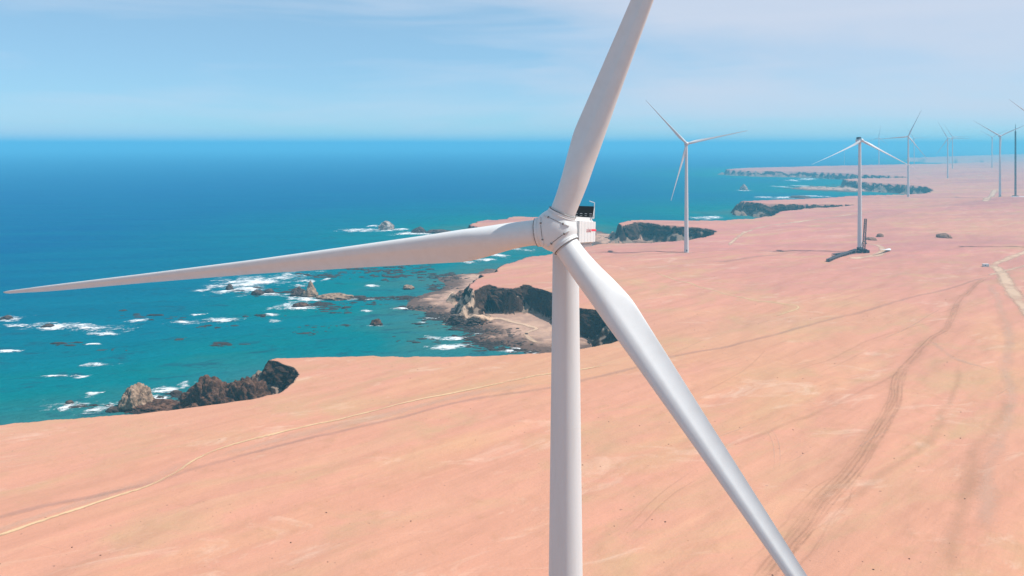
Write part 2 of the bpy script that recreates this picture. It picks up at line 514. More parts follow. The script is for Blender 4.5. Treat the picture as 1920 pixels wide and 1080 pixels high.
M_guano = rock_mat('guano_rock', [(0.10, 0.075, 0.065), (0.30, 0.24, 0.21), (0.62, 0.56, 0.52)], 0.08)
M_soil = rock_mat('dug_soil', [(0.10, 0.055, 0.04), (0.22, 0.125, 0.09), (0.32, 0.19, 0.135)], 0.3)

def white_paint(name, base=(0.575, 0.585, 0.59), rough=0.42, streaks=True):
    m = Mat(name, base, rough, 0.4)
    if streaks:
        v = m.obj()
        d = m.noise(m.map(v, (0.9, 0.9, 0.12)), 1.0, 6, 0.65, 0.3)
        c = m.mix(m.ramp(d, [(0.45, 0.0), (0.8, 0.35)]), base, tuple(k * q for k, q in zip(base, (0.83, 0.80, 0.76))))
        m.color(c)
    return m.m
M_white = white_paint('white_gelcoat')
M_tower = white_paint('tower_paint', (0.55, 0.56, 0.57), 0.5)
M_far = white_paint('far_turbine_paint', (0.56, 0.55, 0.56), 0.5, False)
M_seal = Mat('dark_seal', (0.15, 0.13, 0.12), 0.7, 0.2).m
M_steel = Mat('galvanised_steel', (0.55, 0.56, 0.57), 0.45, 0.5, 0.3).m
M_black = Mat('radiator_black', (0.012, 0.012, 0.013), 0.6, 0.3).m
M_red = Mat('red_paint', (0.72, 0.02, 0.06), 0.5, 0.3).m
M_letter = Mat('lettering_red', (0.45, 0.20, 0.22), 0.5, 0.3).m
M_grey = Mat('grey_print', (0.30, 0.27, 0.28), 0.6, 0.3).m
M_crane = Mat('crane_dark_paint', (0.05, 0.045, 0.06), 0.6, 0.3).m
M_mast = Mat('mast_dark_paint', (0.06, 0.045, 0.055), 0.6, 0.3).m
M_glass = Mat('dark_glass', (0.02, 0.03, 0.04), 0.1, 0.6).m

def track_mat(name, cols, soft=1.0, amount=0.9):
    m = Mat(name, rough=0.95, spec=0.08)
    P = m.pos()
    n1 = m.noise(P, 0.25, 5, 0.65)
    m.color(m.ramp(n1, [(0.3, cols[0]), (0.7, cols[1])]))
    a = m.math('MULTIPLY', m.ramp(m.math('ADD', m.attr('edge'), m.math('MULTIPLY', m.math('SUBTRACT', m.noise(P, 0.35, 4, 0.7), 0.5), 0.9)), [(0.18, 0.0), (0.18 + 0.5 * soft, 1.0)]),
               m.ramp(m.noise(P, 0.035, 4, 0.6), [(0.30, 0.35 * amount), (0.55, amount)]))
    m.alpha(a)
    m.bump(n1, 0.4, 0.3)
    return m.m
M_pale = track_mat('pale_track', [(0.50, 0.335, 0.235), (0.56, 0.385, 0.27)])
M_yellow = track_mat('yellow_berm', [(0.52, 0.345, 0.195), (0.58, 0.395, 0.235)])
M_greytrk = track_mat('grey_track', [(0.345, 0.215, 0.175), (0.39, 0.25, 0.205)], 1.3, 0.30)
M_rut = track_mat('brown_ruts', [(0.31, 0.170, 0.105), (0.36, 0.205, 0.13)], 1.4, 0.14)
M_broad = track_mat('worn_sand', [(0.40, 0.24, 0.14), (0.44, 0.27, 0.165)], 1.4, 0.22)
M_fresh = track_mat('pale_tyre_line', [(0.53, 0.35, 0.255), (0.57, 0.38, 0.28)], 1.3, 0.33)

# ------------------------------------------------------------------ ground
def polar(rs, angs):
    rr, aa = np.meshgrid(rs, angs, indexing='ij')
    return (rr * np.sin(aa)).ravel(), (rr * np.cos(aa)).ravel()

def radial(segs):
    out = [segs[0][0]]
    for a, b, k in segs:
        n = max(2, int(math.log(b / a) / k))
        out += list(a * (b / a) ** (np.arange(1, n + 1) / n))
    return np.array(out)

front = np.linspace(R(-46), R(46), 980)
back = np.linspace(R(46), R(314), 70)[1:-1]
angs = np.concatenate([front, back])
rs = radial([(20, 150, 0.12), (150, 330, 0.0075), (330, 720, 0.0025), (720, 1900, 0.0052), (1900, 4200, 0.008), (4200, 14000, 0.05)])
X, Y = polar(rs, angs)
Z, RK, BE, SE, SP = height(X, Y, True)
me = mesh_np('desert_ground', np.stack([X, Y, Z], -1), grid_faces(len(rs), len(angs), True)[:, ::-1], {'rock': RK, 'beach': BE})
ground = tag(link('desert_ground', me, M_ground), kind='structure')

# heights read back from the ground mesh just built
NFR = len(front)
ZG = Z.reshape(len(rs), len(angs))[:, :NFR]
LRS = np.log(rs)
def ground_z(x, y):
    x, y = np.atleast_1d(np.asarray(x, float)), np.atleast_1d(np.asarray(y, float))
    lr, an = np.log(np.hypot(x, y) + 1e-6), np.arctan2(x, y)
    i = np.clip(np.searchsorted(LRS, lr) - 1, 0, len(rs) - 2)
    fr = np.clip((np.exp(lr) - rs[i]) / (rs[i + 1] - rs[i]), 0, 1)
    u = np.clip((an - front[0]) / (front[1] - front[0]), 0, NFR - 1.001)
    j = u.astype(int)
    fu = u - j
    return (ZG[i, j] * (1 - fu) + ZG[i, j + 1] * fu) * (1 - fr) + (ZG[i + 1, j] * (1 - fu) + ZG[i + 1, j + 1] * fu) * fr

def hit(px, py, tmin=120, tmax=9000):
    """where the line of sight of a pixel meets the terrain"""
    d = ray(px, py)
    t = np.exp(np.linspace(math.log(tmin), math.log(tmax), 2600))
    z = CAMZ + d[2] * t
    h = np.maximum(ground_z(d[0] * t, d[1] * t), 0)
    i = int(np.argmax(z < h))
    if not (z < h).any():
        i = len(t) - 1
    a, b = t[max(i - 1, 0)], t[i]
    f0, f1 = z[max(i - 1, 0)] - h[max(i - 1, 0)], z[i] - h[i]
    tt = a + (b - a) * (f0 / (f0 - f1 + 1e-9))
    return Vector((d[0] * tt, d[1] * tt, float(max(ground_z(d[0] * tt, d[1] * tt)[0], 0))))

# ------------------------------------------------------------------ craggy rock faces below the rims that look this way
def rim_index(p): return RIM.index(p)
def n3(x, y, z, k, seed):
    return (fbm(x * k + z * k * 0.5, y * k + z * k * 0.9, 3, seed, 0.55) + fbm(y * k - z * k * 0.4, x * k * 0.6 + z * k * 1.3, 3, seed + 7, 0.55) + fbm((x + y) * k * 0.7, z * k * 1.6, 3, seed + 13, 0.55)) / 1.7
FACES = [((475, 748), (502, 676)), ((1150, 643), (884, 546)), ((880, 538), (942, 497)), ((1335, 440), (1166, 423)), ((1606, 384), (1392, 378)), ((1748, 357), (1588, 338)), ((1704, 332.5), (1372, 318.5))]
for fi, (pa, pb) in enumerate(FACES):
    pts = np.array(rim[rim_index(pa):rim_index(pb) + 1])
    dm = float(np.hypot(*pts.mean(0)))
    step = max(0.7, dm / 900)
    seg = np.hypot(*np.diff(pts, axis=0).T)
    cum = np.concatenate([[0], np.cumsum(seg)])
    sl = np.arange(0, cum[-1], step)
    cx_, cy_ = np.interp(sl, cum, pts[:, 0]), np.interp(sl, cum, pts[:, 1])
    for _ in range(3):
        dx_, dy_ = warp(cx_, cy_)
    cx_, cy_ = cx_ - dx_, cy_ - dy_
    ker = np.ones(9) / 9.0
    sm_ = lambda v: np.convolve(np.concatenate([[v[0]] * 4, v, [v[-1]] * 4]), ker, 'valid')
    tx_, ty_ = np.gradient(sm_(sm_(cx_))), np.gradient(sm_(sm_(cy_)))
    ln = np.hypot(tx_, ty_) + 1e-9
    nx_, ny_ = -ty_ / ln, tx_ / ln                       # land lies on the right of the rim's direction
    if sdf(np.array([np.median(cx_ + 6 * nx_)]), np.array([np.median(cy_ + 6 * ny_)]), PLAT)[0] > 0: nx_, ny_ = -nx_, -ny_
    top = ground_z(cx_ - nx_ * 1.5, cy_ - ny_ * 1.5)
    kk = max(1.0, dm / 800)
    wd = (4.5 + 3.0 * vnoise(sl / 17, sl * 0 + fi, 5)) * min(kk, 1.6)
    foot = ground_z(cx_ + nx_ * (wd + 2.5), cy_ + ny_ * (wd + 2.5)) - 1.5
    keep = 0.42 + 0.75 * vnoise(sl / 14, sl * 0 + fi * 3, 6) + 0.25 * fbm(sl / 4, sl * 0, 2, 7)
    foot = top - (top - foot) * np.clip(keep, 0.25, 1.0)
    nv = 26
    V = []
    for v in np.linspace(0, 1, nv):
        t_ = -1.2 + (wd + 0.8) * v ** 0.9
        z_ = top - 0.15 - (top - foot) * np.clip((v - 0.06) / 0.94, 0, 1) ** 1.15
        bx_, by_ = cx_ + nx_ * t_, cy_ + ny_ * t_
        d1, d2 = n3(bx_, by_, z_, 1 / (9.0 * kk), 101), n3(bx_, by_, z_, 1 / (3.0 * kk), 131)
        dd = (3.0 * np.abs(d1) + 1.6 * d2 + 0.3) * min(kk, 2.0) * min(1, v * 5) * (1 - 0.6 * max(0, v - 0.8) / 0.2)
        V.append(np.stack([bx_ + nx_ * dd, by_ + ny_ * dd, z_ + 0.9 * d2 * min(1, v * 5)], -1))
    V = np.stack(V, 1).reshape(-1, 3)
    fc = grid_faces(len(sl), nv)
    me = mesh_np('cliff_face', V, fc, {'rock': np.ones(len(V)), 'beach': np.zeros(len(V)), 'face': np.ones(len(V))}, smooth=dm > 900)
    bm = bmesh.new(); bm.from_mesh(me); bmesh.ops.recalc_face_normals(bm, faces=bm.faces); bm.to_mesh(me); bm.free()
    tag(link('cliff_face', me, M_ground), kind='structure')

# ------------------------------------------------------------------ sea
angs2 = np.concatenate([np.linspace(R(-46), R(46), 260), np.linspace(R(46), R(314), 60)[1:-1]])
rs2 = radial([(60, 300, 0.1), (300, 2500, 0.016), (2500, 42000, 0.12)])
X, Y = polar(rs2, angs2)
near = np.hypot(X, Y) < 9000
sd = np.full(X.shape, 3000.0)
_, _, _, se, _ = height(X[near], Y[near], True)
sd[near] = np.clip(-se, -30, 3000)
me = mesh_np('sea', np.stack([X, Y, np.zeros_like(X)], -1), grid_faces(len(rs2), len(angs2), True)[:, ::-1], {'shore': sd})
sea = tag(link('sea', me, M_sea), kind='structure')

# breaking waves: low white mounds lying on the water, parts of the sea
FOAM = [(490, 526, 130, 24), (452, 546, 80, 12), (547, 574, 56, 14), (138, 613, 170, 14), (22, 596, 44, 9), (45, 610, 60, 6), (257, 601, 30, 6), (398, 602, 76, 10),
        (336, 604, 34, 5), (185, 685, 56, 7), (172, 739, 24, 9), (122, 761, 84, 16), (200, 763, 56, 22), (238, 768, 50, 10), (302, 733, 48, 12), (345, 722, 22, 12),
        (300, 745, 30, 8), (845, 634, 70, 8), (842, 649, 64, 9), (962, 657, 46, 8), (12, 659, 44, 5), (115, 706, 66, 4), (188, 626, 66, 5), (150, 706, 24, 5),
        (686, 431, 76, 6), (735, 431, 50, 4), (770, 438, 60, 5), (962, 468, 56, 6), (925, 479, 46, 7), (900, 486, 44, 6), (880, 491, 30, 5), (1322, 408, 54, 6),
        (1433, 370, 32, 3), (1482, 371, 64, 4), (1520, 368, 50, 3), (1464, 350, 24, 2.5), (1500, 348, 28, 2.5), (1482, 338, 24, 2.5), (1512, 336, 38, 2.5), (1410, 324, 26, 2),
        (575, 527, 24, 6), (560, 536, 24, 5), (517, 601, 24, 6), (548, 552, 40, 6), (640, 671, 30, 4), (1132, 446, 22, 5), (700, 424, 20, 3), (505, 590, 26, 4), (700, 535, 26, 4)]
rf = random.Random(11)
for q in range(10):                     # small whitecaps and foam scraps over the reef
    cx, cy = rf.uniform(0, 820), rf.uniform(500, 660)
    if rf.random() < 0.4: cx, cy = rf.gauss(560, 90), rf.gauss(550, 18)
    FOAM.append((cx, cy, rf.uniform(10, 34), rf.uniform(2.0, 4.5)))
FOAM += [(725, 431, 46, 4), (258, 765, 90, 9), (582, 559, 60, 7), (560, 577, 60, 7), (431, 545, 30, 5), (490, 553, 60, 6), (706, 611, 34, 4), (90, 615, 40, 5), (785, 438, 40, 3), (1395, 357, 22, 2), (628, 562, 90, 4), (905, 626, 40, 5), (830, 597, 50, 4), (760, 579, 40, 4), (985, 660, 60, 5)]
for i, (cx, cy, wp, hp) in enumerate(FOAM):
    x0, y0 = at_z(cx, cy, 0)
    wid = (at_z(cx + wp / 2, cy, 0)[0] - at_z(cx - wp / 2, cy, 0)[0]) * 0.74
    dep = (at_z(cx, cy - hp / 2, 0)[1] - at_z(cx, cy + hp / 2, 0)[1]) * 0.62
    nu, nv = 28, 12
    u, v = np.meshgrid(np.linspace(-1, 1, nu), np.linspace(-1, 1, nv), indexing='ij')
    u, v = u.ravel(), v.ravel()
    bend = 0.35 * np.sin(u * 2.2 + i) + 0.3 * fbm(u * 1.5 + i * 3.1, v * 0 + i, 2, 3)
    e = np.clip(1 - (np.abs(u) ** 2.2 + np.abs(v) ** 2.0), 0, 1) * (0.72 + 0.28 * u * (1 if i % 3 else -1))
    sx, sy = u * wid, (v + bend) * dep
    hgt = 0.06 + 1.1 * e * (0.4 + 0.6 * vnoise(sx / 6 + i * 9, sy / 6, 4)) * min(1.0, wid / 20)
    me = mesh_np('foam', np.stack([x0 + sx, y0 + sy, hgt], -1), grid_faces(nu, nv), {'edge': e})
    link('foam', me, M_foam, sea)

# ------------------------------------------------------------------ tracks
def spline(pts, step):
    pts = [np.array(p[:2]) for p in pts]
    P = [2 * pts[0] - pts[1]] + pts + [2 * pts[-1] - pts[-2]]
    out = []
    for i in range(1, len(P) - 2):
        n = max(2, int(np.linalg.norm(P[i + 1] - P[i]) / step))
        for t in np.arange(n) / n:
            a, b, c, d = P[i - 1], P[i], P[i + 1], P[i + 2]
            out.append(0.5 * (2 * b + (c - a) * t + (2 * a - 5 * b + 4 * c - d) * t * t + (3 * b - a - 3 * c + d) * t ** 3))
    out.append(P[-2])
    return np.array(out)

def track(name, pix, width, mat, berm=0.0, step=1.6, wob=0.3, lift=0.10, offset=0.0, cut=True):
    pts = [hit(*p) for p in pix]
    c = spline(pts, step)
    d = np.gradient(c, axis=0)
    d /= np.linalg.norm(d, axis=1)[:, None] + 1e-9
    nrm = np.stack([-d[:, 1], d[:, 0]], -1)
    s = np.arange(len(c)) * step
    sd_ = int(abs(offset) * 100) + len(pix) * 7
    wv = width * (1 + 0.35 * fbm(s / 25, s * 0 + sd_, 3, 8))
    off = wob * fbm(s / 30, s * 0 + sd_ + 3, 3, 9) * 2 + offset
    nv = 7
    V, E = [], []
    for k in np.linspace(-1, 1, nv):
        q = c + nrm * (off + k * wv * 0.75)[:, None]
        z = ground_z(q[:, 0], q[:, 1]) + lift + berm * max(0, 1 - abs(k) * 1.6)
        V.append(np.stack([q[:, 0], q[:, 1], z], -1))
        fade = np.minimum(1, np.minimum(s, s[::-1]) / 18)
        E.append((1 - abs(k)) * fade)
    V = np.stack(V, 1).reshape(-1, 3)
    E = np.stack(E, 1).ravel()
    me = mesh_np(name, V, grid_faces(len(c), nv)[:, ::-1], {'edge': E})
    return tag(link(name, me, mat), kind='structure')

LEFT = [(-120, 1048), (0, 1004), (100, 970), (200, 937), (280, 911), (330, 886), (370, 860), (440, 833), (560, 803), (640, 786), (750, 758), (860, 735), (960, 714), (1030, 701), (1150, 684)]
track('sand_berm', LEFT, 1.5, M_yellow, 0.45, wob=0.1)
track('pale_track', [(x, y - 10) for x, y in LEFT[:7]], 5.0, M_fresh, lift=0.06)
GREY = [(-120, 1000), (0, 970), (100, 946), (200, 926), (300, 902), (360, 880), (450, 855), (560, 826), (700, 795), (800, 769), (900, 746), (1030, 727), (1150, 700), (1280, 665),
        (1400, 640), (1480, 620), (1560, 598), (1700, 560), (1800, 535), (1850, 518)]
track('dirt_track', GREY, 3.4, M_greytrk)
track('pale_track', [(x, y - 11) for x, y in GREY[5:12]], 6.0, M_fresh, lift=0.06)
BAY = [(1031, 648), (1004, 641), (989, 630), (990, 623), (1006, 617), (997, 613), (965, 605), (930, 597), (900, 592), (872, 586), (863, 580), (880, 571), (886, 560), (876, 553), (862, 565), (850, 566), (841, 558), (848, 549), (860, 544)]
track('shore_track', BAY, 4.6, M_pale, wob=0.1, lift=0.25)
track('dirt_road', [(1866, 497), (1878, 512), (1895, 542), (1922, 578), (1990, 665), (2060, 760)], 10.5, M_pale, wob=0.1)
track('dirt_road', [(1872, 508), (1864, 497), (1890, 485), (1922, 473), (1990, 452)], 7.5, M_pale, wob=0.2)
track('dirt_road', [(1850, 518), (1880, 509), (1925, 497), (1990, 480)], 6.0, M_pale, wob=0.2)
track('dirt_track', [(1868, 497), (1845, 499), (1780, 502), (1700, 504), (1620, 501), (1560, 496)], 1.8, M_rut)
EDGE = [(1866, 506), (1885, 541), (1910, 577), (1975, 665)]
track('road_edge', EDGE, 1.3, M_rut, wob=0.15)
track('road_edge', [(1890, 514), (1908, 541), (1934, 577)], 1.2, M_rut, wob=0.15)
RUT = [(1850, 520), (1800, 563), (1776, 615), (1742, 638), (1695, 688), (1683, 712), (1672, 760), (1632, 830), (1590, 890), (1545, 938), (1503, 990), (1460, 1042), (1405, 1110)]
track('worn_sand', RUT, 7.5, M_broad, wob=0.8, lift=0.06)
for off in (-2.6, -1.6, -0.6, 0.5, 1.4, 2.4, 3.2):
    track('wheel_rut', RUT if abs(off) < 2 else RUT[4:], 0.9, M_rut, 0.0, offset=off, wob=0.5)
for off in (-4.6, 4.4, 5.9):
    track('wheel_rut', RUT[8:], 0.9, M_rut, 0.0, offset=off, wob=1.6)
track('worn_sand', [(1700, 688), (1640, 722), (1560, 762), (1480, 792), (1400, 822), (1320, 852)], 2.6, M_rut, wob=0.8)
rt = random.Random(3)
for k in range(46):                     # faint old wheel marks all over the plain
    px, py = rt.uniform(1120, 1900), rt.uniform(560, 1060)
    dx = rt.choice((1, 1, 1, -0.6)) * rt.uniform(40, 130)
    dy = -abs(dx) * rt.uniform(0.2, 0.55) if dx > 0 else rt.uniform(-14, 14)
    track('wheel_mark', [(px, py), (px + dx * 0.5, py + dy * 0.45), (px + dx, py + dy)], rt.uniform(0.35, 1.1), rt.choice((M_rut, M_rut, M_fresh)), wob=0.5, step=2.0)
for k in range(34):
    px, py = rt.uniform(1130, 1900), rt.uniform(440, 560)
    dx = rt.uniform(30, 110)
    dy = rt.uniform(-12, 8)
    track('wheel_mark', [(px, py), (px + dx * 0.5, py + dy * 0.3), (px + dx, py + dy)], rt.uniform(0.8, 2.6), rt.choice((M_rut, M_rut, M_fresh, M_greytrk)), wob=0.9, step=3.0)
for k in range(16):
    px, py = rt.uniform(0, 1000), rt.uniform(820, 1060)
    dx = rt.uniform(40, 120)
    dy = rt.choice((-0.3, 0.25)) * dx
    track('wheel_mark', [(px, py), (px + dx * 0.5, py + dy * 0.45), (px + dx, py + dy)], rt.uniform(0.35, 0.8), rt.choice((M_rut, M_fresh, M_broad)), wob=0.6, step=2.0)
track('pale_track', [(1858, 532), (1882, 590), (1895, 635), (1888, 690), (1896, 740), (1880, 800), (1856, 870), (1850, 930), (1846, 1010)], 6.0, M_fresh, wob=1.0)
track('pale_track', [(1740, 635), (1790, 672), (1845, 690), (1890, 700)], 4.0, M_fresh, wob=0.8)
track('worn_sand', [(1890, 740), (1860, 800), (1815, 900), (1800, 980), (1790, 1100)], 6.0, M_broad, wob=1.4)
track('worn_sand', [(1800, 680), (1765, 790), (1700, 860), (1650, 900), (1560, 960)], 4.0, M_broad, wob=1.4)
track('pale_track', [(1220, 508), (1320, 540), (1400, 560), (1482, 571), (1497, 578), (1470, 588), (1440, 596)], 2.2, M_yellow, wob=0.3)
track('tyre_line', [(1428, 796), (1446, 822), (1452, 850), (1450, 890)], 0.5, M_fresh, wob=0.2)
track('tyre_line', [(1438, 796), (1457, 822), (1463, 850), (1461, 890)], 0.5, M_fresh, wob=0.2)
track('wheel_rut', [(1320, 868), (1260, 910), (1200, 962), (1150, 1010)], 0.7, M_rut, wob=0.4)
track('wheel_rut', [(1335, 880), (1270, 922), (1215, 970), (1165, 1020)], 0.7, M_rut, wob=0.6)
track('wheel_rut', [(1440, 650), (1400, 690), (1330, 730), (1300, 748)], 0.9, M_rut, wob=0.4)
track('wheel_rut', [(1760, 600), (1680, 622), (1600, 652), (1540, 680), (1480, 702)], 1.2, M_rut, wob=0.5)
track('dirt_track', [(1175, 481), (1215, 476), (1287, 474), (1360, 470), (1430, 474), (1500, 474), (1560, 479)], 3.2, M_greytrk, wob=0.6)
track('dirt_track', [(1330, 492), (1380, 487), (1430, 480), (1480, 476)], 9.0, M_greytrk, wob=0.8)
track('pale_track', [(1366, 462), (1384, 444), (1420, 428), (1500, 416), (1570, 406), (1640, 396)], 5.0, M_pale, wob=0.8)
track('pale_track', [(1610, 456), (1640, 459), (1656, 468), (1645, 478), (1612, 483), (1585, 486)], 8.0, M_pale, wob=0.4)
track('wheel_rut', [(1506, 522), (1540, 515), (1600, 516), (1650, 519), (1720, 521)], 1.6, M_rut, wob=0.8)
track('crane_pad', [(1258, 474), (1285, 475), (1318, 473)], 9.0, M_fresh, wob=0.4)
track('crane_pad', [(1680, 371), (1703, 371), (1730, 370.5)], 14.0, M_fresh, wob=0.4, step=3)
track('crane_pad', [(1790, 334), (1815, 333), (1850, 333.5)], 12.0, M_pale, wob=0.4, step=4)
track('pale_track', [(1848, 378), (1860, 366), (1866, 356)], 12.0, M_pale)
track('dirt_track', [(1640, 372), (1660, 368), (1700, 369), (1760, 372)], 6.0, M_rut)

# ------------------------------------------------------------------ rocks
def rock_obj(name, label, px, py, wpx, hpx, mat, seed, depth=0.8, sub=5, spike=0.0, sink=0.15, pt=None, group='rocks in the sea', rugged=1.0):
    c = hit(px, py) if pt is None else pt
    x0, y0 = (c.x, c.y)
    if pt is None:
        x0, y0 = at_z(px, py, 0)
        z0 = 0.0
    else:
        z0 = pt.z
    dd = math.hypot(x0, y0)
    sc = dd / F * 1.03
    rx, h = wpx * sc / 2, hpx * sc
    bm = bmesh.new()
    bmesh.ops.create_icosphere(bm, subdivisions=sub, radius=1.0)
    co = np.array([v.co for v in bm.verts])
    n = co.copy()
    off = Vector((seed * 13.7, seed * 5.1, -seed * 7.3))
    disp = np.empty(len(co))
    for i, q in enumerate(co):
        q = Vector(q)
        big = mnoise.fractal(q * 1.1 + off, 0.9, 2.0, 3)
        lump = 0.35 - min(mnoise.voronoi(q * 2.2 + off)[0][0], 1.0) ** 2
        lump2 = 0.35 - min(mnoise.voronoi(q * 5.5 + off)[0][0], 1.0) ** 2
        fine = mnoise.fractal(q * 7.0 + off, 0.8, 2.1, 4)
        disp[i] = 0.22 * big + rugged * (0.26 * lump + 0.14 * lump2 + 0.035 * fine)
    co = n * (1 + disp)[:, None]
    z = co[:, 2]
    co[:, 2] = np.where(z > 0, z * (1 + spike * np.exp(-(co[:, 0] ** 2 + co[:, 1] ** 2) * 5)), z * 0.3)
    co[:, 0] /= np.abs(co[:, 0]).max(); co[:, 1] /= np.abs(co[:, 1]).max(); co[:, 2] /= co[:, 2].max()
    for v, q in zip(bm.verts, co):
        v.co = (q[0] * rx, q[1] * rx * depth, q[2] * h - sink)
    me = bm_mesh(name, bm, False)
    o = link(name, me, mat)
    o.location = (x0, y0, z0)
    return tag(o, label, 'rock', group)

rock_obj('sea_rock', 'tan rounded rock standing in the surf beside the brown headland', 258, 763, 60, 38, M_tan, 3, 0.9, 5)
rock_obj('sea_rock', 'low brown rock ledge at the foot of the tan rounded rock', 296, 766, 110, 15, M_brown, 5, 0.55)
c0 = at_z(398, 744, 8)
rock_obj('headland_rock', 'craggy brown headland rock between the tan rock and the shaded cliff', 0, 0, 124, 66, M_brown, 12, 0.75, 6, pt=Vector((c0[0], c0[1], -1.5)), rugged=1.35)
c0 = at_z(462, 730, 12)
rock_obj('headland_rock', 'darker brown craggy rock mass touching the shaded cliff notch', 0, 0, 104, 64, M_brown, 17, 0.75, 6, pt=Vector((c0[0], c0[1], -1.5)), rugged=1.35)
rock_obj('sea_rock', 'pale topped rock ringed with white foam far beyond the left blade', 725, 430, 32, 16, M_guano, 21, 0.9, 4)
rock_obj('sea_rock', 'low dark rock just above the left blade, right of the pale topped rock', 785, 436, 28, 11, M_dark, 23, 0.9, 4)
rock_obj('sea_rock', 'long low dark reef rock behind the left blade', 822, 436, 60, 6, M_dark, 24, 0.6, 4)
rock_obj('sea_rock', 'pointed grey brown pinnacle rock in the middle of the bay reef', 582, 556, 34, 29, M_tan, 29, 0.9, 4, spike=0.7)
rock_obj('sea_rock', 'dark shoulder rock left of the pointed pinnacle', 560, 554, 30, 16, M_dark, 31, 0.9, 4, spike=0.3)
rock_obj('sea_rock', 'low brown rock ridge trailing right from the pointed pinnacle', 628, 560, 76, 10, M_tan, 33, 0.5, 4)
rock_obj('sea_rock', 'brown rock awash in foam below the pointed pinnacle', 562, 575, 32, 9, M_brown, 35, 0.8, 4)
rock_obj('sea_rock', 'small round dark rock at the left end of the reef foam', 431, 543, 14, 10, M_dark, 37, 0.9, 3)
rock_obj('sea_rock', 'dark rock pair in the reef foam left of the pinnacle', 483, 552, 26, 9, M_dark, 39, 0.8, 3)
rock_obj('sea_rock', 'small dark rock between the foam and the pinnacle shoulder', 504, 549, 22, 8, M_dark, 41, 0.8, 3)
rock_obj('sea_rock', 'lone small brown rock in open water left of the beach', 706, 609, 26, 11, M_brown, 43, 0.8, 3)
rock_obj('sea_rock', 'far white topped rock in the bay beyond the second turbine', 1395, 356, 14, 11, M_guano, 45, 0.9, 3, spike=0.3)
rock_obj('sea_rock', 'flat brown rock at the water edge of the beach point', 766, 542, 22, 8, M_tan, 47, 0.8, 3)
rock_obj('sea_rock', 'dark rock breaking the long white wave at far left', 90, 613, 22, 6, M_dark, 49, 0.8, 3)
rock_obj('sea_rock', 'dark rock in the left edge foam', 12, 598, 20, 6, M_dark, 51, 0.8, 3)
rock_obj('sea_rock', 'dark wet rock in the surf left of the tan rounded rock', 130, 757, 14, 6, M_dark, 53, 0.8, 3)
rock_obj('sea_rock', 'black wet rock in the surf at the foot of the tan rock', 214, 770, 26, 8, M_dark, 55, 0.8, 3)
rock_obj('sea_rock', 'dark rock in the foam between tan rock and brown headland', 330, 738, 22, 6, M_dark, 57, 0.8, 3)
rock_obj('sea_rock', 'dark reef rock in the foam off the far pink promontory', 1500, 371, 40, 4, M_dark, 59, 0.7, 3)
q = hit(868, 556)
rock_obj('beach_mound', 'rounded brown mound inside the track loop on the beach point', 0, 0, 30, 13, M_soil, 61, 0.9, 4, pt=q, group=None)

# scattered reef and shore rocks that nobody could count
REEF = [(605, 518, 80, 8, 26), (700, 508, 110, 10, 40), (745, 514, 120, 16, 50), (840, 520, 70, 10, 55), (825, 540, 50, 12, 30), (715, 520, 60, 8, 12), (625, 577, 70, 14, 30),
        (590, 571, 50, 8, 12), (490, 549, 90, 12, 22), (700, 559, 130, 5, 70), (600, 612, 90, 8, 10), (575, 624, 50, 6, 10), (430, 647, 60, 6, 9), (345, 637, 24, 4, 4), (400, 614, 50, 5, 6),
        (790, 577, 70, 7, 55), (830, 592, 60, 12, 90), (865, 608, 60, 12, 90), (895, 620, 50, 12, 80), (885, 633, 50, 8, 60), (930, 645, 90, 12, 120), (880, 600, 60, 8, 50), (940, 625, 70, 14, 60), (985, 657, 60, 6, 45),
        (1250, 321, 90, 3, 26), (1530, 351, 90, 7, 60), (1440, 321, 120, 4, 50), (640, 558, 60, 8, 16), (770, 560, 40, 6, 20), (250, 590, 110, 9, 7), (330, 598, 60, 6, 5),
        (140, 645, 80, 5, 6), (215, 655, 60, 4, 4), (490, 593, 90, 5, 8), (160, 762, 90, 8, 10), (225, 770, 60, 8, 14), (330, 745, 70, 10, 22), (800, 605, 70, 16, 10), (790, 640, 120, 10, 8),
        (930, 656, 50, 5, 14), (800, 434, 60, 3, 14), (1590, 357, 90, 5, 30), (690, 570, 80, 12, 10), (1140, 446, 40, 5, 12), (760, 500, 100, 6, 14), (1300, 414, 60, 3, 10)]
def ico(sub):
    bm = bmesh.new()
    bmesh.ops.create_icosphere(bm, subdivisions=sub, radius=1.0)
    bm.verts.ensure_lookup_table()
    o = np.array([v.co for v in bm.verts]), np.array([[v.index for v in f.verts] for f in bm.faces])
    bm.free()
    return o
ICO = {1: ico(1), 2: ico(2)}
rnd = random.Random(5)
nrs = np.random.RandomState(5)
VV, FF, base_i = [], [], 0
for (cx, cy, wp, hp, n) in REEF:
    for k in range(int(n * 1.7)):
        px, py = cx + rnd.gauss(0, wp * 0.32), cy + rnd.gauss(0, hp * 0.34)
        p = hit(px, py)
        if p.z > 9: continue
        dd = math.hypot(p.x, p.y)
        r = rnd.choice((1.3, 1.8, 2.4, 3.4, 5.5)) * rnd.uniform(0.7, 1.2) * dd / F * (0.7 if p.z > 0.5 else 1.0)
        iv, if_ = ICO[2 if dd < 900 else 1]
        q = iv * (1 + nrs.uniform(-0.24, 0.32, (len(iv), 1))) * np.array([r * (rnd.uniform(0.8, 1.5) if p.z > 0.5 else rnd.uniform(0.8, 2.8)), r * (rnd.uniform(0.6, 1.1) if p.z > 0.5 else rnd.uniform(0.5, 1.0)), min(r, 3.0) * rnd.uniform(0.2, 0.55)])
        VV.append(q + np.array([p.x, p.y, p.z - 0.1 * r])); FF.append(if_ + base_i); base_i += len(iv)
me = mesh_np('reef_rocks', np.concatenate(VV), np.concatenate(FF), smooth=False)
tag(link('reef_rocks', me, M_dark), 'scatter of small dark reef and shore rocks along the coast', 'rocks', kind='stuff')

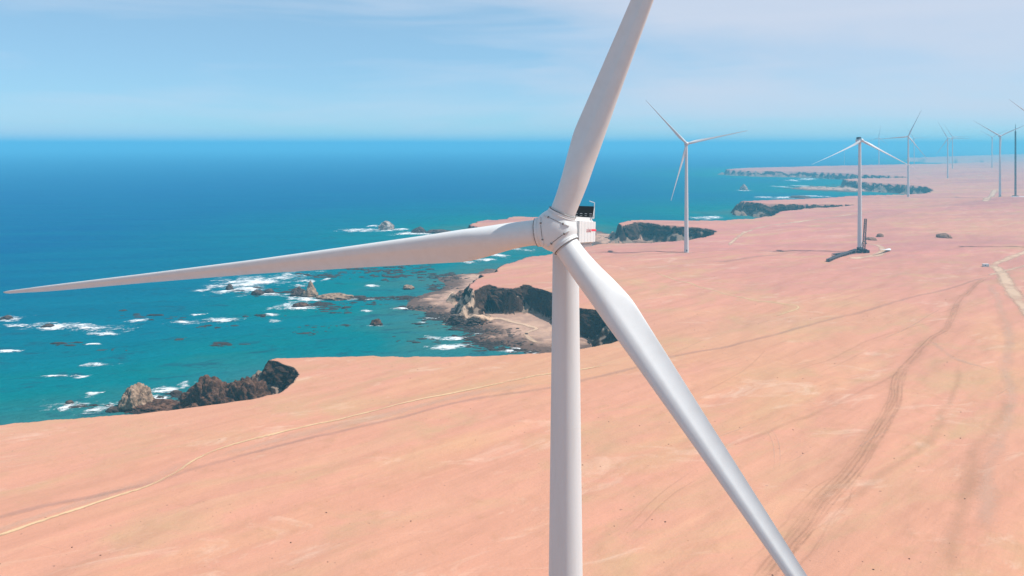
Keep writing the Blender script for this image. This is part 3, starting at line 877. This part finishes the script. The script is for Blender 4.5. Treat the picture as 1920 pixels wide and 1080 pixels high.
rs_ = np.random.RandomState(4)
sv, sf = ICO[1]
n = 1900
ax_ = rs_.uniform(R(-40), R(40), n); rd = 200 + 500 * rs_.power(1.3, n)
# stones gather in loose patches
keep = (fbm(rd * np.sin(ax_) / 40, rd * np.cos(ax_) / 40, 3, 19) > 0.02)
sx_, sy_ = (rd * np.sin(ax_))[keep], (rd * np.cos(ax_))[keep]
okp = sdf(sx_, sy_, PLAT) > 12
sx_, sy_ = sx_[okp], sy_[okp]
sz_ = ground_z(sx_, sy_)
size = 0.09 + 0.26 * rs_.power(0.5, len(sx_)) ** 2
V = (sv[None] * (1 + 0.35 * rs_.uniform(-1, 1, (len(sx_), len(sv), 1)))) * (size[:, None, None] * np.array([1.0, 0.8, 0.55]))
V += np.stack([sx_, sy_, sz_ + size * 0.2], -1)[:, None]
Fc = (sf[None] + (np.arange(len(sx_)) * len(sv))[:, None, None]).reshape(-1, 3)
me = mesh_np('scattered_stones', V.reshape(-1, 3), Fc, smooth=False)
tag(link('scattered_stones', me, M_brown), 'small loose stones scattered over the sand', 'stones', kind='stuff')

# ------------------------------------------------------------------ wind turbines
HUB_R = 1.94
BL = 66.0
def blade_mesh(name, ns, nc, pitch):
    """span along +Y, rotation direction +X, upwind +Z; built from the rotor centre outwards"""
    s_key = [1.7, 3.2, 5.0, 7.2, 9.6, 14, 22, 34, 48, 58, 63, 65, 66]
    c_key = [2.5, 2.5, 2.72, 3.08, 3.42, 3.00, 2.38, 1.55, 1.02, 0.78, 0.56, 0.38, 0.10]
    t_key = [1.0, 1.0, 0.86, 0.60, 0.44, 0.39, 0.35, 0.31, 0.27, 0.23, 0.19, 0.19, 0.19]
    w_key = [14, 14, 14, 14, 13, 11, 7.5, 4, 1.5, 0, -1, -1, -1]
    x_key = [0.5, 0.5, 0.46, 0.38, 0.34, 0.33, 0.33, 0.32, 0.31, 0.30, 0.30, 0.30, 0.3]
    b_key = [1.0, 1.0, 0.80, 0.38, 0.12, 0.03, 0, 0, 0, 0, 0, 0, 0]
    # more sections near the root and the tip
    u = np.linspace(0, 1, ns)
    s = 1.7 + (BL - 1.7) * (0.55 * u + 0.45 * u ** 2.2)
    s[-3:] = [BL - 0.9, BL - 0.3, BL]
    g_ = lambda k: np.interp(s, s_key, k)
    ch, th, tw, xp, ci = g_(c_key), g_(t_key), g_(w_key), g_(x_key), g_(b_key)
    ker = np.array([1, 2, 3, 2, 1]) / 9.0
    def sm(v):
        p = np.concatenate([[v[0]] * 2, v, [v[-1]] * 2])
        return np.convolve(p, ker, 'valid')
    ch, th, ci, xp = sm(ch), sm(th), sm(ci), sm(xp)
    ch[-1] = 0.12
    V = []
    th_ = np.linspace(0, 2 * np.pi, nc, endpoint=False)
    for i in range(ns):
        xc = 0.5 * (1 + np.cos(th_))                      # 1 at trailing edge, 0 at leading edge
        sign = np.where(np.sin(th_) >= 0, 1.0, -1.0)
        yt = 5 * th[i] * (0.2969 * np.sqrt(xc) - 0.126 * xc - 0.3516 * xc ** 2 + 0.2843 * xc ** 3 - 0.1015 * xc ** 4)
        camb = 0.03 * xc * (1 - xc) * (1 - ci[i]) + 0.55 * (1 - ci[i]) * np.clip(xc - 0.42, 0, 1) * (1 - xc)
        ax, ay = xc, np.where(sign > 0, yt * 0.95, -yt) - camb + 0.0   # + side: pressure, upwind
        cxx, cyy = 0.5 + 0.5 * np.cos(th_), 0.5 * np.sin(th_)
        x = ci[i] * cxx + (1 - ci[i]) * ax
        y = ci[i] * cyy * 1.0 + (1 - ci[i]) * ay
        lx, lz = (xp[i] - x) * ch[i], y * ch[i]
        b = R(tw[i] + pitch)
        X_ = lx * math.cos(b) - lz * math.sin(b)
        Z_ = lx * math.sin(b) + lz * math.cos(b)
        off = math.tan(R(CONE)) * s[i] + PREB * (s[i] / BL) ** 2
        V.append(np.stack([X_, np.full(nc, s[i]), Z_ + off], -1))
    V = np.concatenate(V)
    me = mesh_np(name, V, grid_faces(ns, nc, True))
    bm = bmesh.new(); bm.from_mesh(me)
    bm.verts.ensure_lookup_table()
    bm.faces.new([bm.verts[i] for i in range(nc)])
    bm.faces.new([bm.verts[(ns - 1) * nc + i] for i in range(nc)])
    bmesh.ops.recalc_face_normals(bm, faces=bm.faces)
    for f in bm.faces: f.smooth = len(f.verts) == 4
    bm.to_mesh(me); bm.free()
    return me

CONE, PREB = 3.2, 3.2
PITCHB = 3.0
blade_hi = blade_mesh('blade', 90, 56, PITCHB)
blade_hi.materials.append(M_white)
blade_lo = blade_mesh('blade', 26, 16, PITCHB)
blade_lo.materials.append(M_far)

def lathe(name, prof, n=48, smooth=True):
    """prof: (radius, z)"""
    a = np.linspace(0, 2 * np.pi, n, endpoint=False)
    V = np.concatenate([np.stack([r * np.cos(a), r * np.sin(a), np.full(n, z)], -1) for r, z in prof])
    me = mesh_np(name, V, grid_faces(len(prof), n, True))
    me.polygons.foreach_set('use_smooth', [smooth] * len(me.polygons))
    return me

def rotor_frame(yaw, tilt):
    a = Vector((-math.sin(yaw) * math.cos(tilt), -math.cos(yaw) * math.cos(tilt), math.sin(tilt)))
    r = Vector((math.cos(yaw), -math.sin(yaw), 0))
    u = a.cross(r)
    if u.z < 0: u = -u
    M = Matrix.Identity(4)
    for i, v in enumerate((r, u, a)):
        for j in range(3): M[j][i] = v[j]
    return M

def blade_matrix(ang):
    """rotor frame: blade points at ang (counter-clockwise seen from the front), its leading edge clockwise"""
    b = Vector((math.cos(ang), math.sin(ang), 0))
    t = Vector((math.sin(ang), -math.cos(ang), 0))
    M = Matrix.Identity(4)
    for i, v in enumerate((t, b, Vector((0, 0, 1)))):
        for j in range(3): M[j][i] = v[j]
    return M

# ---- the near turbine
YAW, TILT, PH = R(19.0), R(6.5), R(68.5)
hubc = Vector((4.33, 72.5, CAMZ - 8.49))
RF = rotor_frame(YAW, TILT)
axis = Vector((RF[0][2], RF[1][2], RF[2][2]))
tc_ = hubc - axis * 3.9
base = Vector((tc_.x, tc_.y, float(height(tc_.x, tc_.y)[0])))
t = empty('wind_turbine', base)
tag(t, 'large white wind turbine in the foreground, hub and three blades filling the frame', 'wind turbine', 'wind turbines')
top_z = tc_.z - 1.75 - base.z
prof = [(2.85, -0.5), (2.85, 0.4)]
secs = [0.0, 0.22, 0.45, 0.66, 0.84, 1.0]
rad = lambda f: 2.75 + (1.34 - 2.75) * f
for k in range(1, 40):
    f = k / 39.0
    prof.append((rad(f), 0.4 + (top_z - 0.4) * f))
tower = link('tower', lathe('tower', prof, 96), M_tower, t)
for f in secs[1:-1]:
    zf = 0.4 + (top_z - 0.4) * f
    link('flange_seam', lathe('flange_seam', [(rad(f) - 0.02, zf - 0.05), (rad(f) + 0.004, zf - 0.03), (rad(f) + 0.004, zf + 0.03), (rad(f) - 0.02, zf + 0.05)], 96, False), M_tower, tower)
link('yaw_collar', lathe('yaw_collar', [(1.28, top_z - 0.02), (1.5, top_z + 0.02), (1.5, top_z + 0.35), (1.2, top_z + 0.36)], 64, False), M_white, t)

RM = Matrix.Translation(hubc - base) @ RF      # rotor frame relative to the tower base
# nacelle: x right, y up, z towards the wind
bm = bmesh.new()
box(bm, (0, -0.08, -6.5), (3.5, 3.05, 8.4), 0.42)
me = bm_mesh('nacelle', bm, False)
nac = link('nacelle', me, M_white, t); nac.matrix_local = RM
bm = bmesh.new()
box(bm, (0, -1.56, -6.5), (2.9, 0.3, 7.4), 0.06)
link('belly_pan', bm_mesh('belly_pan', bm), M_tower, nac)
for k in range(5):
    bm = bmesh.new()
    box(bm, (1.757, -0.08, -3.6 - 1.45 * k), (0.02, 2.3, 0.035))
    link('panel_joint', bm_mesh('panel_joint', bm), M_tower, nac)
bm = bmesh.new()
box(bm, (1.765, 0.10, -9.35), (0.02, 0.2, 2.3))
link('red_stripe', bm_mesh('red_stripe', bm), M_red, nac)
def text_mesh(body, size):
    cu = bpy.data.curves.new('lettering', 'FONT')
    cu.body = body
    cu.size = size
    cu.extrude = 0.01
    cu.align_x = 'CENTER'
    o = bpy.data.objects.new('tmp', cu)
    C.objects.link(o)
    dg = bpy.context.evaluated_depsgraph_get()
    me = bpy.data.meshes.new_from_object(o.evaluated_get(dg))
    bpy.data.objects.remove(o)
    bpy.data.curves.remove(cu)
    return me
# lettering reads from the front of the nacelle to its rear on the right-hand side
TM = Matrix(((0, 0, 1, 1.768), (0, 1, 0, 0), (-1, 0, 0, 0), (0, 0, 0, 1)))
tx = link('lettering', text_mesh('acciona', 0.7), M_letter, nac)
tx.matrix_local = Matrix.Translation((0, -0.12, -6.9)) @ TM
# cooler on the roof at the rear
bm = bmesh.new()
box(bm, (0, 2.1, -9.6), (3.25, 1.25, 0.3), 0.03)
cool = link('cooler', bm_mesh('cooler', bm), M_black, nac)
for k in range(6):
    bm = bmesh.new()
    box(bm, (-1.35 + 0.54 * k, 2.0 - 0.12, -9.43), (0.26, 0.05, 0.05))
    link('cooler_fin', bm_mesh('cooler_fin', bm), M_steel, cool)
    bm = bmesh.new()
    box(bm, (-1.35 + 0.54 * k, 2.0 - 0.36, -9.43), (0.26, 0.04, 0.05))
    link('cooler_fin', bm_mesh('cooler_fin', bm), M_steel, cool)
bm = bmesh.new()
box(bm, (0, 1.42, -9.6), (3.3, 0.14, 0.5), 0.02)
link('cooler_foot', bm_mesh('cooler_foot', bm), M_steel, cool)
for sx in (-1, 1):
    bm = bmesh.new()
    bar(bm, (sx * 1.68, 1.4, -9.75), (sx * 1.68, 3.15, -9.75), 0.045)
    bar(bm, (sx * 1.68, 1.4, -9.1), (sx * 1.68, 2.5, -9.7), 0.035)
    bar(bm, (sx * 1.68, 3.13, -9.75), (sx * 1.1, 3.3, -9.75), 0.04)
    link('cooler_frame', bm_mesh('cooler_frame', bm), M_white, nac)
bm = bmesh.new()
bar(bm, (-0.6, 1.4, -8.2), (-0.6, 2.3, -8.2), 0.03)
bar(bm, (-0.6, 2.3, -8.2), (-0.6, 2.55, -8.2), 0.09, 0.09)
link('beacon_light', bm_mesh('beacon_light', bm), M_steel, nac)

# hub: cast body and three collars melted into one skin
bm = bmesh.new()
bmesh.ops.create_uvsphere(bm, u_segments=48, v_segments=32, radius=1.0, matrix=Matrix.Diagonal((2.14, 2.14, 1.95, 1)))
for v in bm.verts:
    if v.co.z > 1.35: v.co.z = 1.35 + (v.co.z - 1.35) * 0.6
for k in range(3):
    a = PH + k * 2 * math.pi / 3
    b = Vector((math.cos(a), math.sin(a), math.tan(R(CONE))))
    bar(bm, b * 0.2, b * HUB_R, 1.40, 1.44, 56)
bar(bm, (0, 0, -2.25), (0, 0, 0), 1.62, 1.7, 56)
tmp = link('tmp_hub', bm_mesh('tmp_hub', bm))
md = tmp.modifiers.new('r', 'REMESH'); md.mode = 'VOXEL'; md.voxel_size = 0.055
md = tmp.modifiers.new('s', 'SMOOTH'); md.factor = 0.5; md.iterations = 14
dg = bpy.context.evaluated_depsgraph_get()
hub_me = bpy.data.meshes.new_from_object(tmp.evaluated_get(dg))
bpy.data.objects.remove(tmp)
hub_me.name = 'hub'
hub_me.materials.clear()
hub = link('hub', hub_me, M_white, t, True); hub.matrix_local = RM
bvh = BVHTree.FromPolygons([v.co.copy() for v in hub_me.vertices], [tuple(p.vertices) for p in hub_me.polygons])
def on_hub(x, y, lift=0.0):
    h, n, _, _ = bvh.ray_cast(Vector((x, y, 6)), Vector((0, 0, -1)))
    return h + n * lift if h else Vector((x, y, 0))
for k in range(3):
    a = PH + k * 2 * math.pi / 3
    b, tt = Vector((math.cos(a), math.sin(a), 0)), Vector((-math.sin(a), math.cos(a), 0))
    BM = blade_matrix(a)
    tiltm = Matrix.Rotation(R(CONE), 4, 'X')
    for rr_, yy in ((1.47, HUB_R - 0.30), (1.43, HUB_R - 0.02)):
        me = lathe('root_seal', [(rr_ - 0.12, -0.03), (rr_ - 0.01, -0.03), (rr_, 0.0), (rr_ - 0.01, 0.03), (rr_ - 0.12, 0.03)], 72)
        o = link('root_seal', me, M_seal if yy > HUB_R - 0.1 else M_white, hub)
        o.matrix_local = BM @ tiltm @ Matrix.Translation((0, yy, 0)) @ Matrix.Rotation(R(-90), 4, 'X')
    # joint of the front cover, with a bolt head at either end
    bm = bmesh.new()
    pts = [on_hub(*(b * 1.02 + tt * q).to_2d(), 0.005) for q in np.linspace(-0.78, 0.78, 17)]
    for p0, p1 in zip(pts, pts[1:]): bar(bm, p0, p1, 0.03, n=6)
    link('cover_joint', bm_mesh('cover_joint', bm), M_seal, hub)
    for q in (-0.8, 0.8):
        bm = bmesh.new()
        p0 = on_hub(*(b * 1.02 + tt * q).to_2d())
        bmesh.ops.create_uvsphere(bm, u_segments=12, v_segments=8, radius=0.115, matrix=Matrix.Translation(p0))
        link('bolt', bm_mesh('bolt', bm), M_seal, hub)
    # pair of stiffening fins in the valley between two collars
    a2 = a + math.pi / 3
    b2, t2 = Vector((math.cos(a2), math.sin(a2), 0)), Vector((-math.sin(a2), math.cos(a2), 0))
    for sgn in (-1, 1):
        pts = [(b2 * (0.95 + 0.75 * q) + t2 * sgn * (0.55 - 0.33 * q)) for q in np.linspace(0, 1, 9)]
        bm = bmesh.new()
        hs = [on_hub(p.x, p.y, -0.03) for p in pts]
        tops = [p + Vector((0, 0, 0.13 * math.sin(math.pi * min(1, 0.12 + 0.5 * i / 8)))) + b2 * 0.10 for i, p in enumerate(hs)]
        vs = [[bm.verts.new(p + t2 * e) for p in row for e in (0.03, -0.03)] for row in (hs, tops)]
        for i in range(8):
            j = 2 * i
            bm.faces.new((vs[0][j], vs[0][j + 2], vs[1][j + 2], vs[1][j]))
            bm.faces.new((vs[0][j + 1], vs[1][j + 1], vs[1][j + 3], vs[0][j + 3]))
            bm.faces.new((vs[1][j], vs[1][j + 2], vs[1][j + 3], vs[1][j + 1]))
        link('fin', bm_mesh('fin', bm), M_white, hub)
    o = link('blade', blade_hi, None, t)
    o.matrix_local = RM @ BM

# ---- the other turbines
tower_lo = lathe('tower', [(2.6, -1.5)] + [(2.5 - 1.05 * k / 10, 118.0 * k / 10) for k in range(11)], 28)
tower_lo.materials.append(M_far)
bm = bmesh.new()
box(bm, (0, 0.1, -5.6), (3.9, 3.9, 9.6), 0.6)
box(bm, (0, 2.5, -8.8), (3.0, 1.1, 0.4))
nac_lo = bm_mesh('nacelle', bm); nac_lo.materials.append(M_far)
bm = bmesh.new()
bmesh.ops.create_uvsphere(bm, u_segments=24, v_segments=14, radius=1.0, matrix=Matrix.Diagonal((2.0, 2.0, 2.1, 1)))
for k in range(3):
    a = k * 2 * math.pi / 3
    bar(bm, (0, 0, 0), (2.0 * math.cos(a), 2.0 * math.sin(a), 0.1), 1.4, 1.4, 20)
hub_lo = bm_mesh('hub', bm, True); hub_lo.materials.append(M_far)
bm = bmesh.new()
box(bm, (0, -2.42, 2.2), (1.0, 0.12, 2.2), 0.02)
door_lo = bm_mesh('door', bm); door_lo.materials.append(M_crane)

def far_turbine(label, bx, by, hx, hy, yaw, phases, dark_top=False, pt=None, feather=()):
    p = hit(bx, by) if pt is None else pt
    d = ray(hx, hy)
    zh = CAMZ + d[2] * math.hypot(p.x, p.y) / math.hypot(d[0], d[1])
    H = min(max(zh - p.z, 95), 138)
    t = empty('wind_turbine', p)
    tag(t, label, 'wind turbine', 'wind turbines')
    tw = link('tower', tower_lo, None, t); tw.scale = (1, 1, (H - 1.6) / 118.0)
    link('door', door_lo, None, tw)
    RF = rotor_frame(yaw, R(5))
    a = Vector((RF[0][2], RF[1][2], RF[2][2]))
    M = Matrix.Translation(Vector((0, 0, H)) + a * 4.2) @ RF
    o = link('nacelle', nac_lo, None, t); o.matrix_local = M
    if dark_top:
        bm = bmesh.new()
        box(bm, (0, 3.2, -6.0), (3.4, 2.4, 4.5), 0.2)
        link('roof_unit', bm_mesh('roof_unit', bm), M_crane, o)
    ph0 = R(phases[0]) if phases else R(90)
    o = link('hub', hub_lo, None, t); o.matrix_local = M @ Matrix.Rotation(ph0, 4, 'Z')
    for q in phases:
        o = link('blade', blade_lo, None, t); o.matrix_local = M @ blade_matrix(R(q)) @ Matrix.Rotation(R(78) if q in feather else 0.0, 4, 'Y')
    return t

T2 = far_turbine('second nearest white turbine, standing left of the dark cliffs with the sea behind its rotor', 1287, 473, 1287, 270, R(8), (12, 133, 254))
T3 = far_turbine('turbine with two fitted blades drooping like a roof, crane at its foot', 1612, 470, 1612, 264, R(-4), (-29.5, 210), True, feather=(210,))
far_turbine('mid distance turbine right of the crane turbine with one blade pointing up right', 1703, 369, 1703, 252, R(30), (66, 186, 306))
far_turbine('tall turbine next to the dark mast near the right edge', 1875, 369, 1875, 247, R(20), (27, 147, 267))
far_turbine('turbine on the far plain, nearer one of a close pair', 1777, 334, 1777, 258, R(25), (118, 238, 358))
far_turbine('turbine on the far plain, fainter one of a close pair', 1786, 316, 1786, 257, R(20), (121, 241, 1))
far_turbine('faint hazy turbine left of the tall turbine by the mast', 1860, 314, 1860, 254, R(15), (149, 269, 29))
far_turbine('faint hazy turbine standing before the sea, one blade straight up', 1648, 309, 1648, 258, R(45), (80, 200, 320))
far_turbine('faint bladeless tower, leftmost of the far hazy turbines', 1583, 310, 1583, 256, R(30), ())
far_turbine('faint hazy turbine just right of the mid distance turbine', 1714, 308, 1714, 255, R(30), (2, 122, 242))
# its tower stands just outside the right edge: only one blade reaches into the picture
far_turbine('turbine mostly beyond the right edge, only one slanting blade in view', 1966, 463, 1966, 241, R(-6), (149.7, 269.7, 29.7))

# ------------------------------------------------------------------ met mast
def lattice(bm, a, b, w0, w1, n, r):
    a, b = Vector(a), Vector(b)
    d = (b - a)
    Q = d.to_track_quat('Z', 'Y').to_matrix()
    def corner(f, k):
        w = (w0 + (w1 - w0) * f) / 2
        return a + d * f + Q @ Vector(((-w, w, w, -w)[k], (-w, -w, w, w)[k], 0))
    for k in range(4):
        bar(bm, corner(0, k), corner(1, k), r, n=5)
        for i in range(n):
            f0, f1 = i / n, (i + 1) / n
            k2 = (k + 1) % 4
            bar(bm, corner(f0, k if i % 2 else k2), corner(f1, k2 if i % 2 else k), r * 0.6, n=4)
            bar(bm, corner(f1, k), corner(f1, k2), r * 0.6, n=4)

p = hit(1904, 368.5)
Hm = (CAMZ + ray(1905, 233)[2] * math.hypot(p.x, p.y) / math.hypot(*ray(1905, 233)[:2])) - p.z
t = empty('met_mast', p)
tag(t, 'slender dark lattice mast at the right edge beside the tall turbine', 'mast')
bm = bmesh.new(); lattice(bm, (0, 0, -0.5), (0, 0, Hm * 0.9), 2.4, 1.7, 30, 0.42)
link('lattice_shaft', bm_mesh('lattice_shaft', bm), M_mast, t)
bm = bmesh.new(); bar(bm, (0, 0, Hm * 0.88), (0, 0, Hm), 0.9, 0.35)
link('spire', bm_mesh('spire', bm), M_mast, t)
bm = bmesh.new(); box(bm, (0, 0, 0.6), (9, 9, 3.2), 0.2)
link('footing', bm_mesh('footing', bm), M_mast, t)
bm = bmesh.new(); box(bm, (6, -6, 0.3), (46, 12, 1.2), 0.1)
pad = link('concrete_pad', bm_mesh('concrete_pad', bm), M_tower); pad.location = p + Vector((0, -8, 0))
tag(pad, kind='structure')

# ------------------------------------------------------------------ crane, boom, blade and odds and ends at the building site
p = hit(1617, 474)
t = empty('crawler_crane', p)
tag(t, 'dark crawler crane with upright lattice boom at the foot of the two bladed turbine', 'crane')
for sx in (-1, 1):
    bm = bmesh.new()
    box(bm, (sx * 3.6, 0, 0.8), (1.5, 10.5, 1.7), 0.5)
    tr = link('crawler_track', bm_mesh('crawler_track', bm), M_crane, t)
bm = bmesh.new(); box(bm, (0, 0, 1.4), (5.6, 4.5, 1.0), 0.1); link('undercarriage', bm_mesh('undercarriage', bm), M_crane, t)
bm = bmesh.new(); box(bm, (0, 1.0, 3.2), (4.6, 9.0, 2.4), 0.2); link('machine_house', bm_mesh('machine_house', bm), M_crane, t)
bm = bmesh.new(); box(bm, (0, 6.6, 3.6), (5.4, 2.6, 3.4), 0.15); link('counterweight', bm_mesh('counterweight', bm), M_crane, t)
bm = bmesh.new(); box(bm, (2.6, -3.6, 3.4), (1.5, 2.2, 2.4), 0.15); cb = link('cab', bm_mesh('cab', bm), M_crane, t)
bm = bmesh.new(); box(bm, (2.6, -4.72, 3.7), (1.2, 0.05, 1.4)); link('window', bm_mesh('window', bm), M_glass, cb)
bm = bmesh.new(); lattice(bm, (0, -3.0, 3.0), (1.6, -4.0, 38.0), 2.6, 2.2, 14, 0.28); link('boom', bm_mesh('boom', bm), M_crane, t)
bm = bmesh.new(); bar(bm, (0, 5.0, 4.0), (0.4, -1.0, 14.0), 0.22); bar(bm, (0.4, -1.0, 14.0), (1.5, -3.9, 37.0), 0.12); link('gantry', bm_mesh('gantry', bm), M_crane, t)
bm = bmesh.new(); bar(bm, (1.6, -4.2, 37.5), (1.7, -5.4, 12), 0.1); box(bm, (1.7, -5.4, 11.2), (0.9, 0.9, 1.6), 0.2); link('hook_block', bm_mesh('hook_block', bm), M_crane, t)

def lying_lattice(name, label, pa, pb, w0, w1, n, r, cat, lift=1.4):
    a, b = hit(*pa), hit(*pb)
    a.z += lift; b.z += lift
    bm = bmesh.new()
    lattice(bm, Vector((0, 0, lift)), b - a + Vector((0, 0, lift)), w0, w1, n, r)
    o = link(name, bm_mesh(name, bm), M_crane)
    o.location = a - Vector((0, 0, lift))
    return tag(o, label, cat)
lying_lattice('lattice_boom', 'long dark lattice boom lying on the ground in front of the two bladed turbine', (1606, 472), (1552, 491), 3.4, 2.4, 26, 0.5, 'boom')
lying_lattice('lattice_boom', 'short dark lattice section lying left of the long boom', (1588, 478), (1562, 481), 2.6, 2.6, 8, 0.4, 'boom')
SITE = [(1572, 480, 6, 2.5, 2.6, 'dark container left of the long boom'), (1594, 476, 5, 2.4, 2.4, 'dark container close behind the long boom'),
        (1626, 474, 4, 3, 3, 'dark winch unit right of the crane')]
for px, py, sx, sy, sz, lab in SITE:
    p = hit(px, py)
    t = empty('container', p)
    tag(t, lab, 'container', 'containers at the crane')
    bm = bmesh.new(); box(bm, (0, 0, sz / 2), (sx, sy, sz), 0.05); link('body', bm_mesh('body', bm), M_crane, t)
    bm = bmesh.new(); box(bm, (-sx / 4, -sy / 2 - 0.03, sz * 0.45), (sx * 0.3, 0.06, sz * 0.75)); link('door', bm_mesh('door', bm), M_seal, t)
# a blade waiting on the ground
a, b = hit(1668, 469), hit(1645, 480)
o = link('turbine_blade', blade_lo, None)
d = (b - a); d.z = 0
y = d.normalized(); z = Vector((0, 0, 1)); x = y.cross(z)
M = Matrix.Identity(4)
for i, v in enumerate((x, y, z)):
    for j in range(3): M[j][i] = v[j]
o.matrix_world = Matrix.Translation(a + Vector((0, 0, 1.0))) @ M @ Matrix.Diagonal((1.5, min(1.0, d.length / 66), 0.9, 1))
tag(o, 'white turbine blade lying on the sand right of the crane', 'blade')
# cabin by the road fork
p = hit(1848, 500)
t = empty('site_cabin', p)
tag(t, 'small white cabin beside the dirt road fork near the right edge', 'cabin')
bm = bmesh.new(); box(bm, (0, 0, 1.3), (5.4, 2.5, 2.5), 0.05); link('body', bm_mesh('body', bm), M_white, t)
bm = bmesh.new(); box(bm, (0, 0, 2.64), (5.7, 2.8, 0.16), 0.03); link('roof', bm_mesh('roof', bm), M_tower, t)
bm = bmesh.new(); box(bm, (1.4, -1.27, 1.1), (0.9, 0.05, 2.0)); link('door', bm_mesh('door', bm), M_steel, t)
bm = bmesh.new(); box(bm, (-1.0, -1.27, 1.6), (1.3, 0.05, 0.8)); link('window', bm_mesh('window', bm), M_glass, t)
for lab, px, py, wp, hp, sd_ in [('dark dug soil heap right behind the crane', 1650, 444, 14, 6, 71), ('low dark soil heap between the crane and the soil heap', 1632, 449, 22, 4, 73),
                                  ('lone brown soil mound on the plain right of the crane', 1770, 445, 24, 7, 75)]:
    rock_obj('soil_heap', lab, 0, 0, wp, hp, M_soil, sd_, 0.8, 3, pt=hit(px, py), group='soil heaps', rugged=0.6)

# ------------------------------------------------------------------ haze: the sea air over the whole coast
bm = bmesh.new()
box(bm, (0, 0, (206 - 14) / 2), (90000, 90000, 206 + 14))
me = bm_mesh('haze', bm)
hm = bpy.data.materials.new('sea_haze')
hm.use_nodes = True
hm.node_tree.nodes.clear()
ho = hm.node_tree.nodes.new('ShaderNodeOutputMaterial')
pv = hm.node_tree.nodes.new('ShaderNodeVolumePrincipled')
pv.inputs['Color'].default_value = (0.15, 0.57, 0.80, 1)
pv.inputs['Density'].default_value = 2.0e-4
pv.inputs['Anisotropy'].default_value = 0.0
hm.node_tree.links.new(pv.outputs['Volume'], ho.inputs['Volume'])
tag(link('haze', me, hm), 'thin blue sea haze over the whole coast', 'haze', kind='stuff')
